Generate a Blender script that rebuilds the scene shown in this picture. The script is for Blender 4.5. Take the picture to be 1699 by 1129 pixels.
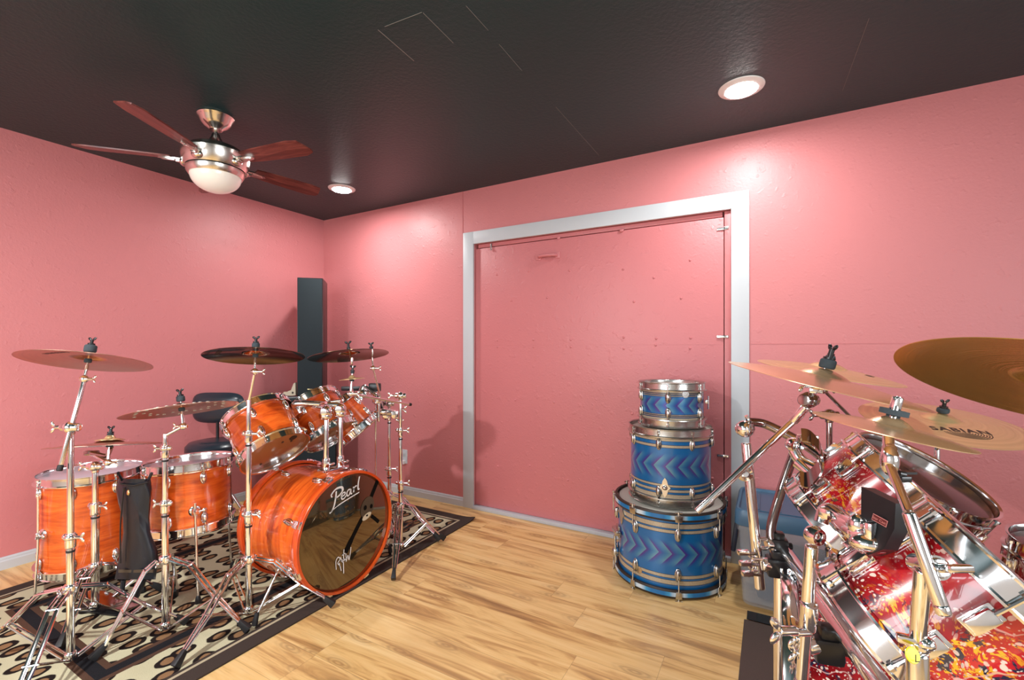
import bpy, bmesh, math, random
from mathutils import Vector, Matrix
PI = math.pi
R_ = math.radians
V = Vector
random.seed(7)
C = bpy.context.scene.collection
for o in list(bpy.data.objects):
    bpy.data.objects.remove(o)

# ------------------------------------------------------------------ camera
CAM = V((3.692, -2.893, 1.22))
YAW = R_(29.51)
FPX = 757.0
cd = bpy.data.cameras.new('camera')
cam = bpy.data.objects.new('camera', cd)
C.objects.link(cam)
cam.location = CAM
cam.rotation_euler = (PI / 2, 0, YAW)
cd.sensor_width = 36
cd.lens = FPX / 1699 * 36
cd.shift_y = 14.5 / 1699
cd.clip_start = 0.05
bpy.context.scene.camera = cam

# ------------------------------------------------------------------ light and exposure
sc = bpy.context.scene
sc.view_settings.view_transform = 'Standard'
sc.view_settings.look = 'None'
sc.view_settings.gamma = 1
sc.view_settings.use_curve_mapping = False
sc.view_settings.exposure = 0.27
w = bpy.data.worlds.new('world')
sc.world = w
w.use_nodes = True
w.node_tree.nodes['Background'].inputs[0].default_value = (0.9, 0.95, 1.0, 1)
w.node_tree.nodes['Background'].inputs[1].default_value = 0.4

ROOM_X, ROOM_Y, ROOM_Z = 6.0, -5.2, 2.44


def area(name, loc, rot, sx, sy, power, col, shape='RECTANGLE'):
    l = bpy.data.lights.new(name, 'AREA')
    l.shape = shape
    l.size = sx
    if shape in ('RECTANGLE', 'ELLIPSE'):
        l.size_y = sy
    l.energy = power
    l.color = col
    o = bpy.data.objects.new(name, l)
    C.objects.link(o)
    o.location = loc
    o.rotation_euler = rot
    return o


CANS = [(0.854, -0.509), (3.574, -0.509), (1.95, -3.45), (4.75, -3.3)]
CAN_W = [11, 10.5, 68, 14]
for (cx_, cy_), cw_ in zip(CANS, CAN_W):
    area('can_lamp', (cx_, cy_, ROOM_Z - 0.026), (0, 0, 0), 0.12, 0.12, cw_, (1.0, 0.985, 0.965), 'DISK')
# fill light at two added windows, unseen behind the camera
area('added_fill', (2.2, ROOM_Y - 0.06, 1.45), (R_(90), 0, 0), 2.2, 1.3, 62, (0.90, 0.96, 1.0))
area('added_fill', (ROOM_X + 0.06, -2.9, 1.45), (R_(90), 0, R_(90)), 1.9, 1.3, 66, (0.90, 0.96, 1.0))

# ------------------------------------------------------------------ node helpers


def mat(name):
    m = bpy.data.materials.new(name)
    m.use_nodes = True
    nt = m.node_tree
    b = nt.nodes['Principled BSDF']
    return m, nt, b


def simple(name, col, rough=0.5, metal=0.0, coat=0.0, spec=None, bump=None, trans=0, emit=0, alpha=1):
    m, nt, b = mat(name)
    b.inputs['Base Color'].default_value = (*col, 1)
    b.inputs['Roughness'].default_value = rough
    b.inputs['Metallic'].default_value = metal
    b.inputs['Coat Weight'].default_value = coat
    b.inputs['Coat Roughness'].default_value = 0.05
    if spec is not None:
        b.inputs['Specular IOR Level'].default_value = spec
    if trans:
        b.inputs['Transmission Weight'].default_value = trans
    if emit:
        b.inputs['Emission Color'].default_value = (1, 0.98, 0.95, 1)
        b.inputs['Emission Strength'].default_value = emit
    if bump:
        sca, strn = bump
        n = N(nt, 'ShaderNodeTexNoise')
        n.inputs['Scale'].default_value = sca
        n.inputs['Detail'].default_value = 3
        nt.links.new(co(nt), n.inputs['Vector'])
        bump_to(nt, b, n.outputs['Fac'], strn)
    return m


def N(nt, t):
    return nt.nodes.new(t)


def co(nt, kind='Object'):
    return N(nt, 'ShaderNodeTexCoord').outputs[kind]


def setin(nt, sock, v):
    if isinstance(v, (int, float)):
        sock.default_value = v
    elif isinstance(v, tuple):
        sock.default_value = v if len(v) == len(sock.default_value) else (*v, 1)
    else:
        nt.links.new(v, sock)


def ma(nt, op, a, b=0.0, c=None, clamp=False):
    n = N(nt, 'ShaderNodeMath')
    n.operation = op
    n.use_clamp = clamp
    setin(nt, n.inputs[0], a)
    setin(nt, n.inputs[1], b)
    if c is not None:
        setin(nt, n.inputs[2], c)
    return n.outputs[0]


def mixc(nt, f, a, b, mode='MIX'):
    n = N(nt, 'ShaderNodeMix')
    n.data_type = 'RGBA'
    n.blend_type = mode
    setin(nt, n.inputs[0], f)
    setin(nt, n.inputs[6], a)
    setin(nt, n.inputs[7], b)
    return n.outputs[2]


def ramp(nt, f, stops, interp='LINEAR'):
    n = N(nt, 'ShaderNodeValToRGB')
    n.color_ramp.interpolation = interp
    e = n.color_ramp.elements
    while len(e) < len(stops):
        e.new(0.5)
    for i, (p, c) in enumerate(stops):
        e[i].position = p
        e[i].color = (*c, 1) if len(c) == 3 else c
    nt.links.new(f, n.inputs[0])
    return n.outputs[0]


def noise(nt, vec, scale, detail=2, rough=0.5, dist=0.0):
    n = N(nt, 'ShaderNodeTexNoise')
    n.inputs['Scale'].default_value = scale
    n.inputs['Detail'].default_value = detail
    n.inputs['Roughness'].default_value = rough
    n.inputs['Distortion'].default_value = dist
    nt.links.new(vec, n.inputs['Vector'])
    return n.outputs['Fac']


def voro(nt, vec, scale, out='Distance', rnd=1.0, feat='F1', dim='3D'):
    n = N(nt, 'ShaderNodeTexVoronoi')
    n.voronoi_dimensions = dim
    n.feature = feat
    n.inputs['Scale'].default_value = scale
    n.inputs['Randomness'].default_value = rnd
    nt.links.new(vec, n.inputs['Vector'])
    return n.outputs[out]


def vscale(nt, vec, s, off=(0, 0, 0)):
    n = N(nt, 'ShaderNodeMapping')
    n.inputs['Scale'].default_value = s
    n.inputs['Location'].default_value = off
    nt.links.new(vec, n.inputs['Vector'])
    return n.outputs[0]


def xyz(nt, vec):
    n = N(nt, 'ShaderNodeSeparateXYZ')
    nt.links.new(vec, n.inputs[0])
    return n.outputs[0], n.outputs[1], n.outputs[2]


def comb(nt, x, y, z):
    n = N(nt, 'ShaderNodeCombineXYZ')
    for i, v in enumerate((x, y, z)):
        setin(nt, n.inputs[i], v)
    return n.outputs[0]


def bump_to(nt, b, h, strength, dist=0.002):
    n = N(nt, 'ShaderNodeBump')
    n.inputs['Strength'].default_value = strength
    n.inputs['Distance'].default_value = dist
    nt.links.new(h, n.inputs['Height'])
    nt.links.new(n.outputs[0], b.inputs['Normal'])


def step(nt, v, a, b):
    """smooth 0..1 ramp of v between a and b"""
    n = N(nt, 'ShaderNodeMapRange')
    n.interpolation_type = 'SMOOTHSTEP'
    setin(nt, n.inputs[0], v)
    n.inputs[1].default_value = a
    n.inputs[2].default_value = b
    return n.outputs[0]


# ------------------------------------------------------------------ materials
def wall_mat(name, col):
    m, nt, b = mat(name)
    c = co(nt)
    big = noise(nt, c, 1.3, 2)
    nt.links.new(mixc(nt, big, col, tuple(x * 0.93 for x in col)), b.inputs['Base Color'])
    b.inputs['Roughness'].default_value = 0.42
    b.inputs['Specular IOR Level'].default_value = 0.45
    fine = noise(nt, c, 75, 3, 0.6)
    lump = step(nt, noise(nt, c, 26, 2, 0.5), 0.58, 0.75)
    h = ma(nt, 'ADD', ma(nt, 'MULTIPLY', fine, 0.6), ma(nt, 'MULTIPLY', lump, 0.5))
    bump_to(nt, b, h, 0.8, 0.0026)
    return m


PINK = (0.66, 0.228, 0.237)
M = {}
M['pink'] = wall_mat('pink wall paint', PINK)
M['pink_door'] = wall_mat('pink panel paint', (0.62, 0.200, 0.212))
M['pale'] = wall_mat('pale grey wall paint', (0.55, 0.57, 0.58))  # for the unseen walls, grey picked to cut the pink bounce light
m, nt, b = mat('black ceiling paint')
c = co(nt)
b.inputs['Base Color'].default_value = (0.010, 0.043, 0.049, 1)
b.inputs['Roughness'].default_value = 0.38
b.inputs['Specular IOR Level'].default_value = 0.35
bump_to(nt, b, noise(nt, c, 55, 4, 0.65), 0.8, 0.003)
M['ceiling'] = m
M['white'] = simple('white trim paint', (0.55, 0.585, 0.62), 0.4, bump=(30, 0.1))
M['seam'] = simple('chipped ceiling edge', (0.22, 0.22, 0.21), 0.6)
M['chrome'] = simple('chrome', (0.88, 0.89, 0.90), 0.10, 1.0)
M['worn_chrome'] = simple('dull aged chrome', (0.56, 0.56, 0.54), 0.24, 1.0, bump=(120, 0.1))
M['dark_chrome'] = simple('smoked chrome', (0.42, 0.38, 0.37), 0.1, 1.0)
M['nickel'] = simple('brushed nickel', (0.72, 0.68, 0.62), 0.22, 1.0)
M['rubber'] = simple('black rubber', (0.012, 0.012, 0.014), 0.55)
M['black'] = simple('black plastic', (0.012, 0.012, 0.014), 0.28)
M['black_cloth'] = simple('black grille cloth', (0.012, 0.022, 0.028), 0.8, bump=(600, 0.4))
M['black_vinyl'] = simple('black vinyl', (0.020, 0.030, 0.042), 0.25, bump=(150, 0.25))
M['nylon'] = simple('black nylon', (0.008, 0.011, 0.018), 0.32, bump=(25, 0.5))
M['felt'] = simple('grey felt', (0.045, 0.06, 0.07), 0.95, bump=(300, 0.4))
M['bone'] = simple('pale bone', (0.62, 0.56, 0.42), 0.6, bump=(60, 0.4))
M['gold'] = simple('brass badge', (0.75, 0.55, 0.28), 0.25, 1.0)
M['opal'] = simple('opal glass', (0.80, 0.77, 0.68), 0.25, emit=0.12, coat=0.4)
M['lamp'] = simple('lit lamp lens', (1, 1, 1), 0.5, emit=45)
M['can'] = simple('white lamp ring', (0.8, 0.8, 0.8), 0.4)
M['head_clear'] = simple('coated drum head', (0.50, 0.46, 0.52), 0.22, coat=0.3)
M['head_tan'] = simple('hazy tan drum head', (0.30, 0.13, 0.055), 0.18, coat=0.4)
M['head_black'] = simple('black drum head', (0.075, 0.045, 0.045), 0.2, 0.35, coat=0.5)
M['head_white'] = simple('aged white drum head', (0.48, 0.47, 0.42), 0.45)
M['ink'] = simple('black ink', (0.03, 0.018, 0.012), 0.5)
M['white_ink'] = simple('white vinyl lettering', (0.85, 0.86, 0.88), 0.4)
M['label_red'] = simple('dark red label', (0.10, 0.012, 0.012), 0.4)
M['label_pink'] = simple('pale red label print', (0.55, 0.22, 0.2), 0.4)
M['flat_black'] = simple('flat black print', (0.003, 0.003, 0.003), 0.7, spec=0.1)
M['yellow'] = simple('yellow plastic', (0.85, 0.78, 0.02), 0.35)
M['blue_lid'] = simple('slate blue plastic lid', (0.055, 0.135, 0.23), 0.38)
M['navy'] = simple('navy plastic', (0.012, 0.02, 0.045), 0.4)
M['mask'] = simple('matte brown', (0.07, 0.048, 0.03), 0.5)
M['mat_brown'] = simple('brown floor mat', (0.085, 0.055, 0.045), 0.85, bump=(400, 0.8))
M['threshold'] = simple('worn white threshold', (0.48, 0.5, 0.54), 0.5, bump=(60, 0.4))
M['tape'] = simple('shiny black tape', (0.006, 0.006, 0.007), 0.15)
m, nt, b = mat('clear tote plastic')
b.inputs['Base Color'].default_value = (0.55, 0.6, 0.66, 1)
b.inputs['Roughness'].default_value = 0.25
b.inputs['Alpha'].default_value = 0.22
M['tote'] = m

# head mirror of the bass drum
M['head_mirror'] = simple('smoky mirrored drum head', (0.17, 0.125, 0.065), 0.03, 0.85, coat=0.6)

# cymbal bronze : fine turned grooves
def bronze(name, col, rough, groove=420.0, strength=0.35, metal=1.0):
    m, nt, b = mat(name)
    x, y, z = xyz(nt, co(nt))
    r = ma(nt, 'SQRT', ma(nt, 'ADD', ma(nt, 'MULTIPLY', x, x), ma(nt, 'MULTIPLY', y, y)))
    g = N(nt, 'ShaderNodeTexNoise')
    g.noise_dimensions = '1D'
    g.inputs['Scale'].default_value = groove
    g.inputs['Detail'].default_value = 2
    nt.links.new(r, g.inputs['W'])
    g2 = N(nt, 'ShaderNodeTexNoise')
    g2.noise_dimensions = '1D'
    g2.inputs['Scale'].default_value = groove / 6
    nt.links.new(r, g2.inputs['W'])
    cc = mixc(nt, g2.outputs['Fac'], tuple(v * 0.82 for v in col), tuple(min(1, v * 1.12) for v in col))
    nt.links.new(cc, b.inputs['Base Color'])
    b.inputs['Metallic'].default_value = metal
    b.inputs['Roughness'].default_value = rough
    bump_to(nt, b, g.outputs['Fac'], strength, 0.0006)
    return m


M['bronze'] = bronze('cymbal bronze', (0.76, 0.50, 0.28), 0.24, metal=0.7)
M['bronze_dark'] = bronze('brilliant dark bronze', (0.33, 0.20, 0.12), 0.10, 260, 0.15)
M['bronze_gold'] = bronze('golden cymbal bronze', (0.74, 0.53, 0.26), 0.25, metal=0.55)
M['bronze_big'] = bronze('amber cymbal bronze', (0.80, 0.42, 0.09), 0.26, 150, 0.9, 0.7)
M['bronze_red'] = bronze('rosy cymbal bronze', (0.62, 0.36, 0.26), 0.3)


def lacquer(name, c1, c2, c3):
    m, nt, b = mat(name)
    c = co(nt)
    v = vscale(nt, c, (2.2, 2.2, 16))
    n1 = noise(nt, v, 2.2, 4, 0.6, 0.8)
    n2 = noise(nt, vscale(nt, c, (5, 5, 70)), 3, 3, 0.6)
    col = ramp(nt, n1, [(0.32, c1), (0.5, c2), (0.68, c3)])
    col = mixc(nt, ma(nt, 'MULTIPLY', n2, 0.25), col, c1)
    nt.links.new(col, b.inputs['Base Color'])
    b.inputs['Roughness'].default_value = 0.22
    b.inputs['Coat Weight'].default_value = 1.0
    b.inputs['Coat Roughness'].default_value = 0.04
    return m


M['orange'] = lacquer('orange lacquered maple', (0.50, 0.055, 0.008), (0.75, 0.115, 0.012), (0.88, 0.19, 0.025))
M['orange_hoop'] = lacquer('orange lacquered hoop', (0.55, 0.05, 0.008), (0.70, 0.08, 0.01), (0.8, 0.12, 0.015))

# red paint splatter
m, nt, b = mat('red splatter wrap')
c = co(nt)
base = ramp(nt, noise(nt, c, 9, 3), [(0.35, (0.12, 0.004, 0.006)), (0.5, (0.40, 0.006, 0.012)), (0.68, (0.62, 0.015, 0.025))])
dm = noise(nt, c, 3.5, 2)
warp = N(nt, 'ShaderNodeVectorMath'); warp.operation = 'ADD'
nn = N(nt, 'ShaderNodeTexNoise'); nn.inputs['Scale'].default_value = 14; nt.links.new(c, nn.inputs['Vector'])
ws = N(nt, 'ShaderNodeVectorMath'); ws.operation = 'SCALE'; ws.inputs['Scale'].default_value = 0.06
nt.links.new(nn.outputs['Color'], ws.inputs[0]); nt.links.new(c, warp.inputs[0]); nt.links.new(ws.outputs[0], warp.inputs[1])
wv = warp.outputs[0]
yel = ma(nt, 'MULTIPLY', step(nt, noise(nt, vscale(nt, wv, (1, 1, 1.8)), 52, 3, 0.7), 0.52, 0.56), step(nt, dm, 0.44, 0.58))
blk = ma(nt, 'MULTIPLY', step(nt, noise(nt, vscale(nt, wv, (1, 1, 1.5), (3, 1, 2)), 40, 3, 0.7), 0.55, 0.59), step(nt, noise(nt, c, 4, 1), 0.40, 0.55))
dots = ma(nt, 'MAXIMUM', step(nt, voro(nt, wv, 70), 0.30, 0.24), step(nt, voro(nt, wv, 150), 0.30, 0.22))
dotm = step(nt, noise(nt, vscale(nt, c, (1, 1, 1), (5, 5, 5)), 7, 2), 0.38, 0.52)
wht = ma(nt, 'MULTIPLY', dots, dotm)
# thin thrown streaks
st = ma(nt, 'ABSOLUTE', ma(nt, 'SUBTRACT', noise(nt, vscale(nt, wv, (1, 1, 0.5), (9, 2, 4)), 9, 1), 0.5))
stk = step(nt, st, 0.010, 0.005)
col = mixc(nt, yel, base, (0.85, 0.42, 0.02))
col = mixc(nt, blk, col, (0.02, 0.02, 0.05))
col = mixc(nt, ma(nt, 'MULTIPLY', stk, 0.6), col, (0.75, 0.45, 0.42))
col = mixc(nt, ma(nt, 'MULTIPLY', wht, 0.9), col, (0.85, 0.70, 0.60))
nt.links.new(col, b.inputs['Base Color'])
b.inputs['Roughness'].default_value = 0.2
b.inputs['Coat Weight'].default_value = 1.0
b.inputs['Coat Roughness'].default_value = 0.03
M['splatter'] = m


# blue drum wrap with chevrons and champagne bands
def blue_wrap(name, Rr, H, zc, hh, pitch, sgn, bands, off=0.0):
    m, nt, b = mat(name)
    x, y, z = xyz(nt, co(nt))
    u = ma(nt, 'MULTIPLY', ma(nt, 'ARCTAN2', y, x), Rr / pitch)
    v = ma(nt, 'ABSOLUTE', ma(nt, 'SUBTRACT', z, zc))
    s = ma(nt, 'ADD', ma(nt, 'MULTIPLY', u, sgn), ma(nt, 'MULTIPLY', v, -0.92 / pitch))
    s = ma(nt, 'FRACT', ma(nt, 'ADD', s, 50 + off))
    chev = ramp(nt, s, [(0.0, (0.11, 0.30, 0.42)), (0.35, (0.035, 0.20, 0.42)), (0.68, (0.012, 0.10, 0.36)), (0.93, (0.07, 0.03, 0.27)), (1.0, (0.07, 0.03, 0.27))])
    blue = (0.004, 0.145, 0.42)
    fl = noise(nt, co(nt), 260, 2)
    mask = ma(nt, 'SUBTRACT', 1.0, step(nt, v, hh * 0.45, hh))
    col = mixc(nt, mask, blue, chev)
    champ = mixc(nt, fl, (0.30, 0.25, 0.17), (0.62, 0.55, 0.42))
    for (za, zb) in bands:
        c0 = (za + zb) / 2
        hw = (zb - za) / 2
        d = ma(nt, 'ABSOLUTE', ma(nt, 'SUBTRACT', z, c0))
        col = mixc(nt, ma(nt, 'LESS_THAN', d, hw + 0.0025), col, (0.002, 0.02, 0.07))
        col = mixc(nt, ma(nt, 'LESS_THAN', d, hw), col, champ)
    nt.links.new(col, b.inputs['Base Color'])
    b.inputs['Roughness'].default_value = 0.28
    b.inputs['Metallic'].default_value = 0.25
    b.inputs['Coat Weight'].default_value = 0.8
    b.inputs['Coat Roughness'].default_value = 0.08
    return m


m, nt, b = mat('blue and white pearl hoop inlay')
x, y, z = xyz(nt, co(nt))
a = ma(nt, 'SINE', ma(nt, 'MULTIPLY', ma(nt, 'ARCTAN2', y, x), 9.0))
nt.links.new(ramp(nt, ma(nt, 'MULTIPLY_ADD', a, 0.5, 0.5), [(0.2, (0.01, 0.16, 0.42)), (0.6, (0.05, 0.32, 0.6)), (0.95, (0.6, 0.7, 0.78))]), b.inputs['Base Color'])
b.inputs['Roughness'].default_value = 0.2
M['hoop_inlay'] = m

# laminate floor, planks along x
m, nt, b = mat('honey laminate planks')
c = co(nt)
x, y, z = xyz(nt, c)
PWD, PLN = 0.17, 1.22
row = ma(nt, 'FLOOR', ma(nt, 'DIVIDE', y, PWD))
wn = N(nt, 'ShaderNodeTexWhiteNoise'); wn.noise_dimensions = '1D'; nt.links.new(row, wn.inputs['W'])
xs = ma(nt, 'ADD', ma(nt, 'DIVIDE', x, PLN), ma(nt, 'MULTIPLY', wn.outputs['Value'], 5.0))
colm = ma(nt, 'FLOOR', xs)
wn2 = N(nt, 'ShaderNodeTexWhiteNoise'); wn2.noise_dimensions = '2D'; nt.links.new(comb(nt, row, colm, 0), wn2.inputs['Vector'])
rv = wn2.outputs['Value']
off = ma(nt, 'MULTIPLY', rv, 37.0)
gv = comb(nt, ma(nt, 'ADD', ma(nt, 'MULTIPLY', x, 0.9), off), ma(nt, 'ADD', ma(nt, 'MULTIPLY', y, 11.0), off), 0)
g1 = noise(nt, gv, 1.3, 5, 0.62, 1.1)
gv2 = comb(nt, ma(nt, 'ADD', ma(nt, 'MULTIPLY', x, 2.0), off), ma(nt, 'ADD', ma(nt, 'MULTIPLY', y, 70.0), off), 0)
g2 = noise(nt, gv2, 1.6, 3, 0.6, 0.3)
col = ramp(nt, g1, [(0.30, (0.24, 0.11, 0.035)), (0.41, (0.50, 0.27, 0.09)), (0.50, (0.72, 0.46, 0.18)), (0.75, (0.84, 0.61, 0.30))])
col = mixc(nt, ma(nt, 'MULTIPLY', step(nt, g2, 0.5, 0.8), 0.35), col, (0.42, 0.22, 0.09))
# knots
kv = comb(nt, ma(nt, 'ADD', ma(nt, 'MULTIPLY', x, 2.4), off), ma(nt, 'MULTIPLY', y, 7.0), 0)
kd = voro(nt, kv, 0.9, dim='2D')
kd = ma(nt, 'ADD', kd, ma(nt, 'MULTIPLY', noise(nt, gv, 3.0, 2), 0.10))
rings = ma(nt, 'MULTIPLY_ADD', ma(nt, 'SINE', ma(nt, 'MULTIPLY', kd, 85.0)), 0.5, 0.5)
km = ma(nt, 'SUBTRACT', 1.0, step(nt, kd, 0.10, 0.30))
col = mixc(nt, ma(nt, 'MULTIPLY', km, ma(nt, 'MULTIPLY_ADD', rings, 0.35, 0.22)), col, (0.22, 0.10, 0.035))
col = mixc(nt, ma(nt, 'MULTIPLY', rv, 0.20), col, (0.88, 0.62, 0.32))
fy = ma(nt, 'FRACT', ma(nt, 'DIVIDE', y, PWD))
fx = ma(nt, 'FRACT', xs)
sy_ = ma(nt, 'LESS_THAN', ma(nt, 'ABSOLUTE', ma(nt, 'SUBTRACT', fy, 0.5)), 0.494)
sx_ = ma(nt, 'LESS_THAN', ma(nt, 'ABSOLUTE', ma(nt, 'SUBTRACT', fx, 0.5)), 0.4992)
sm = ma(nt, 'MULTIPLY', sy_, sx_)
col = mixc(nt, ma(nt, 'MULTIPLY', ma(nt, 'SUBTRACT', 1.0, sm), 0.45), col, (0.2, 0.10, 0.04))
nt.links.new(col, b.inputs['Base Color'])
b.inputs['Roughness'].default_value = 0.36
M['floor'] = m

# animal print rug
RX0, RX1, RY0, RY1 = 0.33, 1.86, -2.50, -0.19
m, nt, b = mat('leopard print rug pile')
c = co(nt)
x, y, z = xyz(nt, c)
nn = N(nt, 'ShaderNodeTexNoise'); nn.inputs['Scale'].default_value = 9; nn.inputs['Detail'].default_value = 2; nt.links.new(c, nn.inputs['Vector'])
ws = N(nt, 'ShaderNodeVectorMath'); ws.operation = 'SCALE'; ws.inputs['Scale'].default_value = 0.035; nt.links.new(nn.outputs['Color'], ws.inputs[0])
wa_ = N(nt, 'ShaderNodeVectorMath'); wa_.operation = 'ADD'; nt.links.new(c, wa_.inputs[0]); nt.links.new(ws.outputs[0], wa_.inputs[1])
vx, vy, vz = xyz(nt, wa_.outputs[0])
pv = comb(nt, vx, ma(nt, 'MULTIPLY', vy, 0.72), 0)
vd = voro(nt, pv, 11.5, 'Distance', 0.5, dim='2D')
vd = ma(nt, 'ADD', vd, ma(nt, 'MULTIPLY', noise(nt, c, 34, 2), 0.09))
wear = noise(nt, c, 5, 3)
field = mixc(nt, wear, (0.44, 0.41, 0.26), (0.60, 0.57, 0.40))
leo = ramp(nt, vd, [(0.24, (0.25, 0.14, 0.07)), (0.27, (0.016, 0.011, 0.010)), (0.5, (0.016, 0.011, 0.010))])
msk = step(nt, vd, 0.40, 0.44)
col = mixc(nt, msk, leo, field)
def band(col, coord, a0, a1, colr, lim=None):
    d = ma(nt, 'ABSOLUTE', ma(nt, 'SUBTRACT', coord, (a0 + a1) / 2))
    f = ma(nt, 'LESS_THAN', d, (a1 - a0) / 2)
    if lim is not None:
        f = ma(nt, 'MULTIPLY', f, lim)
    return mixc(nt, f, col, colr)
BR = (0.085, 0.045, 0.03); BK = (0.015, 0.015, 0.018); LN = (0.45, 0.38, 0.26); BD = (0.055, 0.04, 0.034)
ix0, ix1, iy0, iy1 = RX0 + 0.33, RX1 - 0.33, RY0 + 0.33, RY1 - 0.33
cxm, cym = (RX0 + RX1) / 2, (RY0 + RY1) / 2
# distance outside / inside of the inner frame (box distance)
ax = ma(nt, 'SUBTRACT', ma(nt, 'ABSOLUTE', ma(nt, 'SUBTRACT', x, cxm)), (ix1 - ix0) / 2)
ay = ma(nt, 'SUBTRACT', ma(nt, 'ABSOLUTE', ma(nt, 'SUBTRACT', y, cym)), (iy1 - iy0) / 2)
bd = ma(nt, 'MAXIMUM', ax, ay)
col = band(col, bd, -0.045, 0.045, BR)
col = band(col, bd, -0.022, 0.022, BK)
ax = ma(nt, 'SUBTRACT', ma(nt, 'ABSOLUTE', ma(nt, 'SUBTRACT', x, cxm)), (RX1 - RX0) / 2)
ay = ma(nt, 'SUBTRACT', ma(nt, 'ABSOLUTE', ma(nt, 'SUBTRACT', y, cym)), (RY1 - RY0) / 2)
bd = ma(nt, 'MAXIMUM', ax, ay)
col = band(col, bd, -0.105, -0.09, BD)
col = band(col, bd, -0.09, -0.076, LN)
col = band(col, bd, -0.076, 0.05, BD)
nt.links.new(col, b.inputs['Base Color'])
b.inputs['Roughness'].default_value = 0.95
b.inputs['Specular IOR Level'].default_value = 0.1
bump_to(nt, b, noise(nt, c, 350, 2), 0.6, 0.003)
M['rug'] = m

# fan blade wood
m, nt, b = mat('reddish walnut blade')
c = co(nt)
g = noise(nt, vscale(nt, c, (3, 28, 3)), 1.5, 4, 0.6, 1.2)
nt.links.new(ramp(nt, g, [(0.3, (0.05, 0.012, 0.010)), (0.5, (0.15, 0.035, 0.028)), (0.7, (0.27, 0.08, 0.06))]), b.inputs['Base Color'])
b.inputs['Roughness'].default_value = 0.3
M['blade'] = m

# ------------------------------------------------------------------ mesh helpers


def frame(z, ref=None):
    z = V(z).normalized()
    r = V(ref) if ref is not None else (V((0, 0, 1)) if abs(z.z) < 0.95 else V((1, 0, 0)))
    x = r.cross(z)
    if x.length < 1e-5:
        x = V((1, 0, 0)).cross(z)
    x.normalize()
    y = z.cross(x)
    return Matrix((x, y, z)).transposed()


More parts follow.
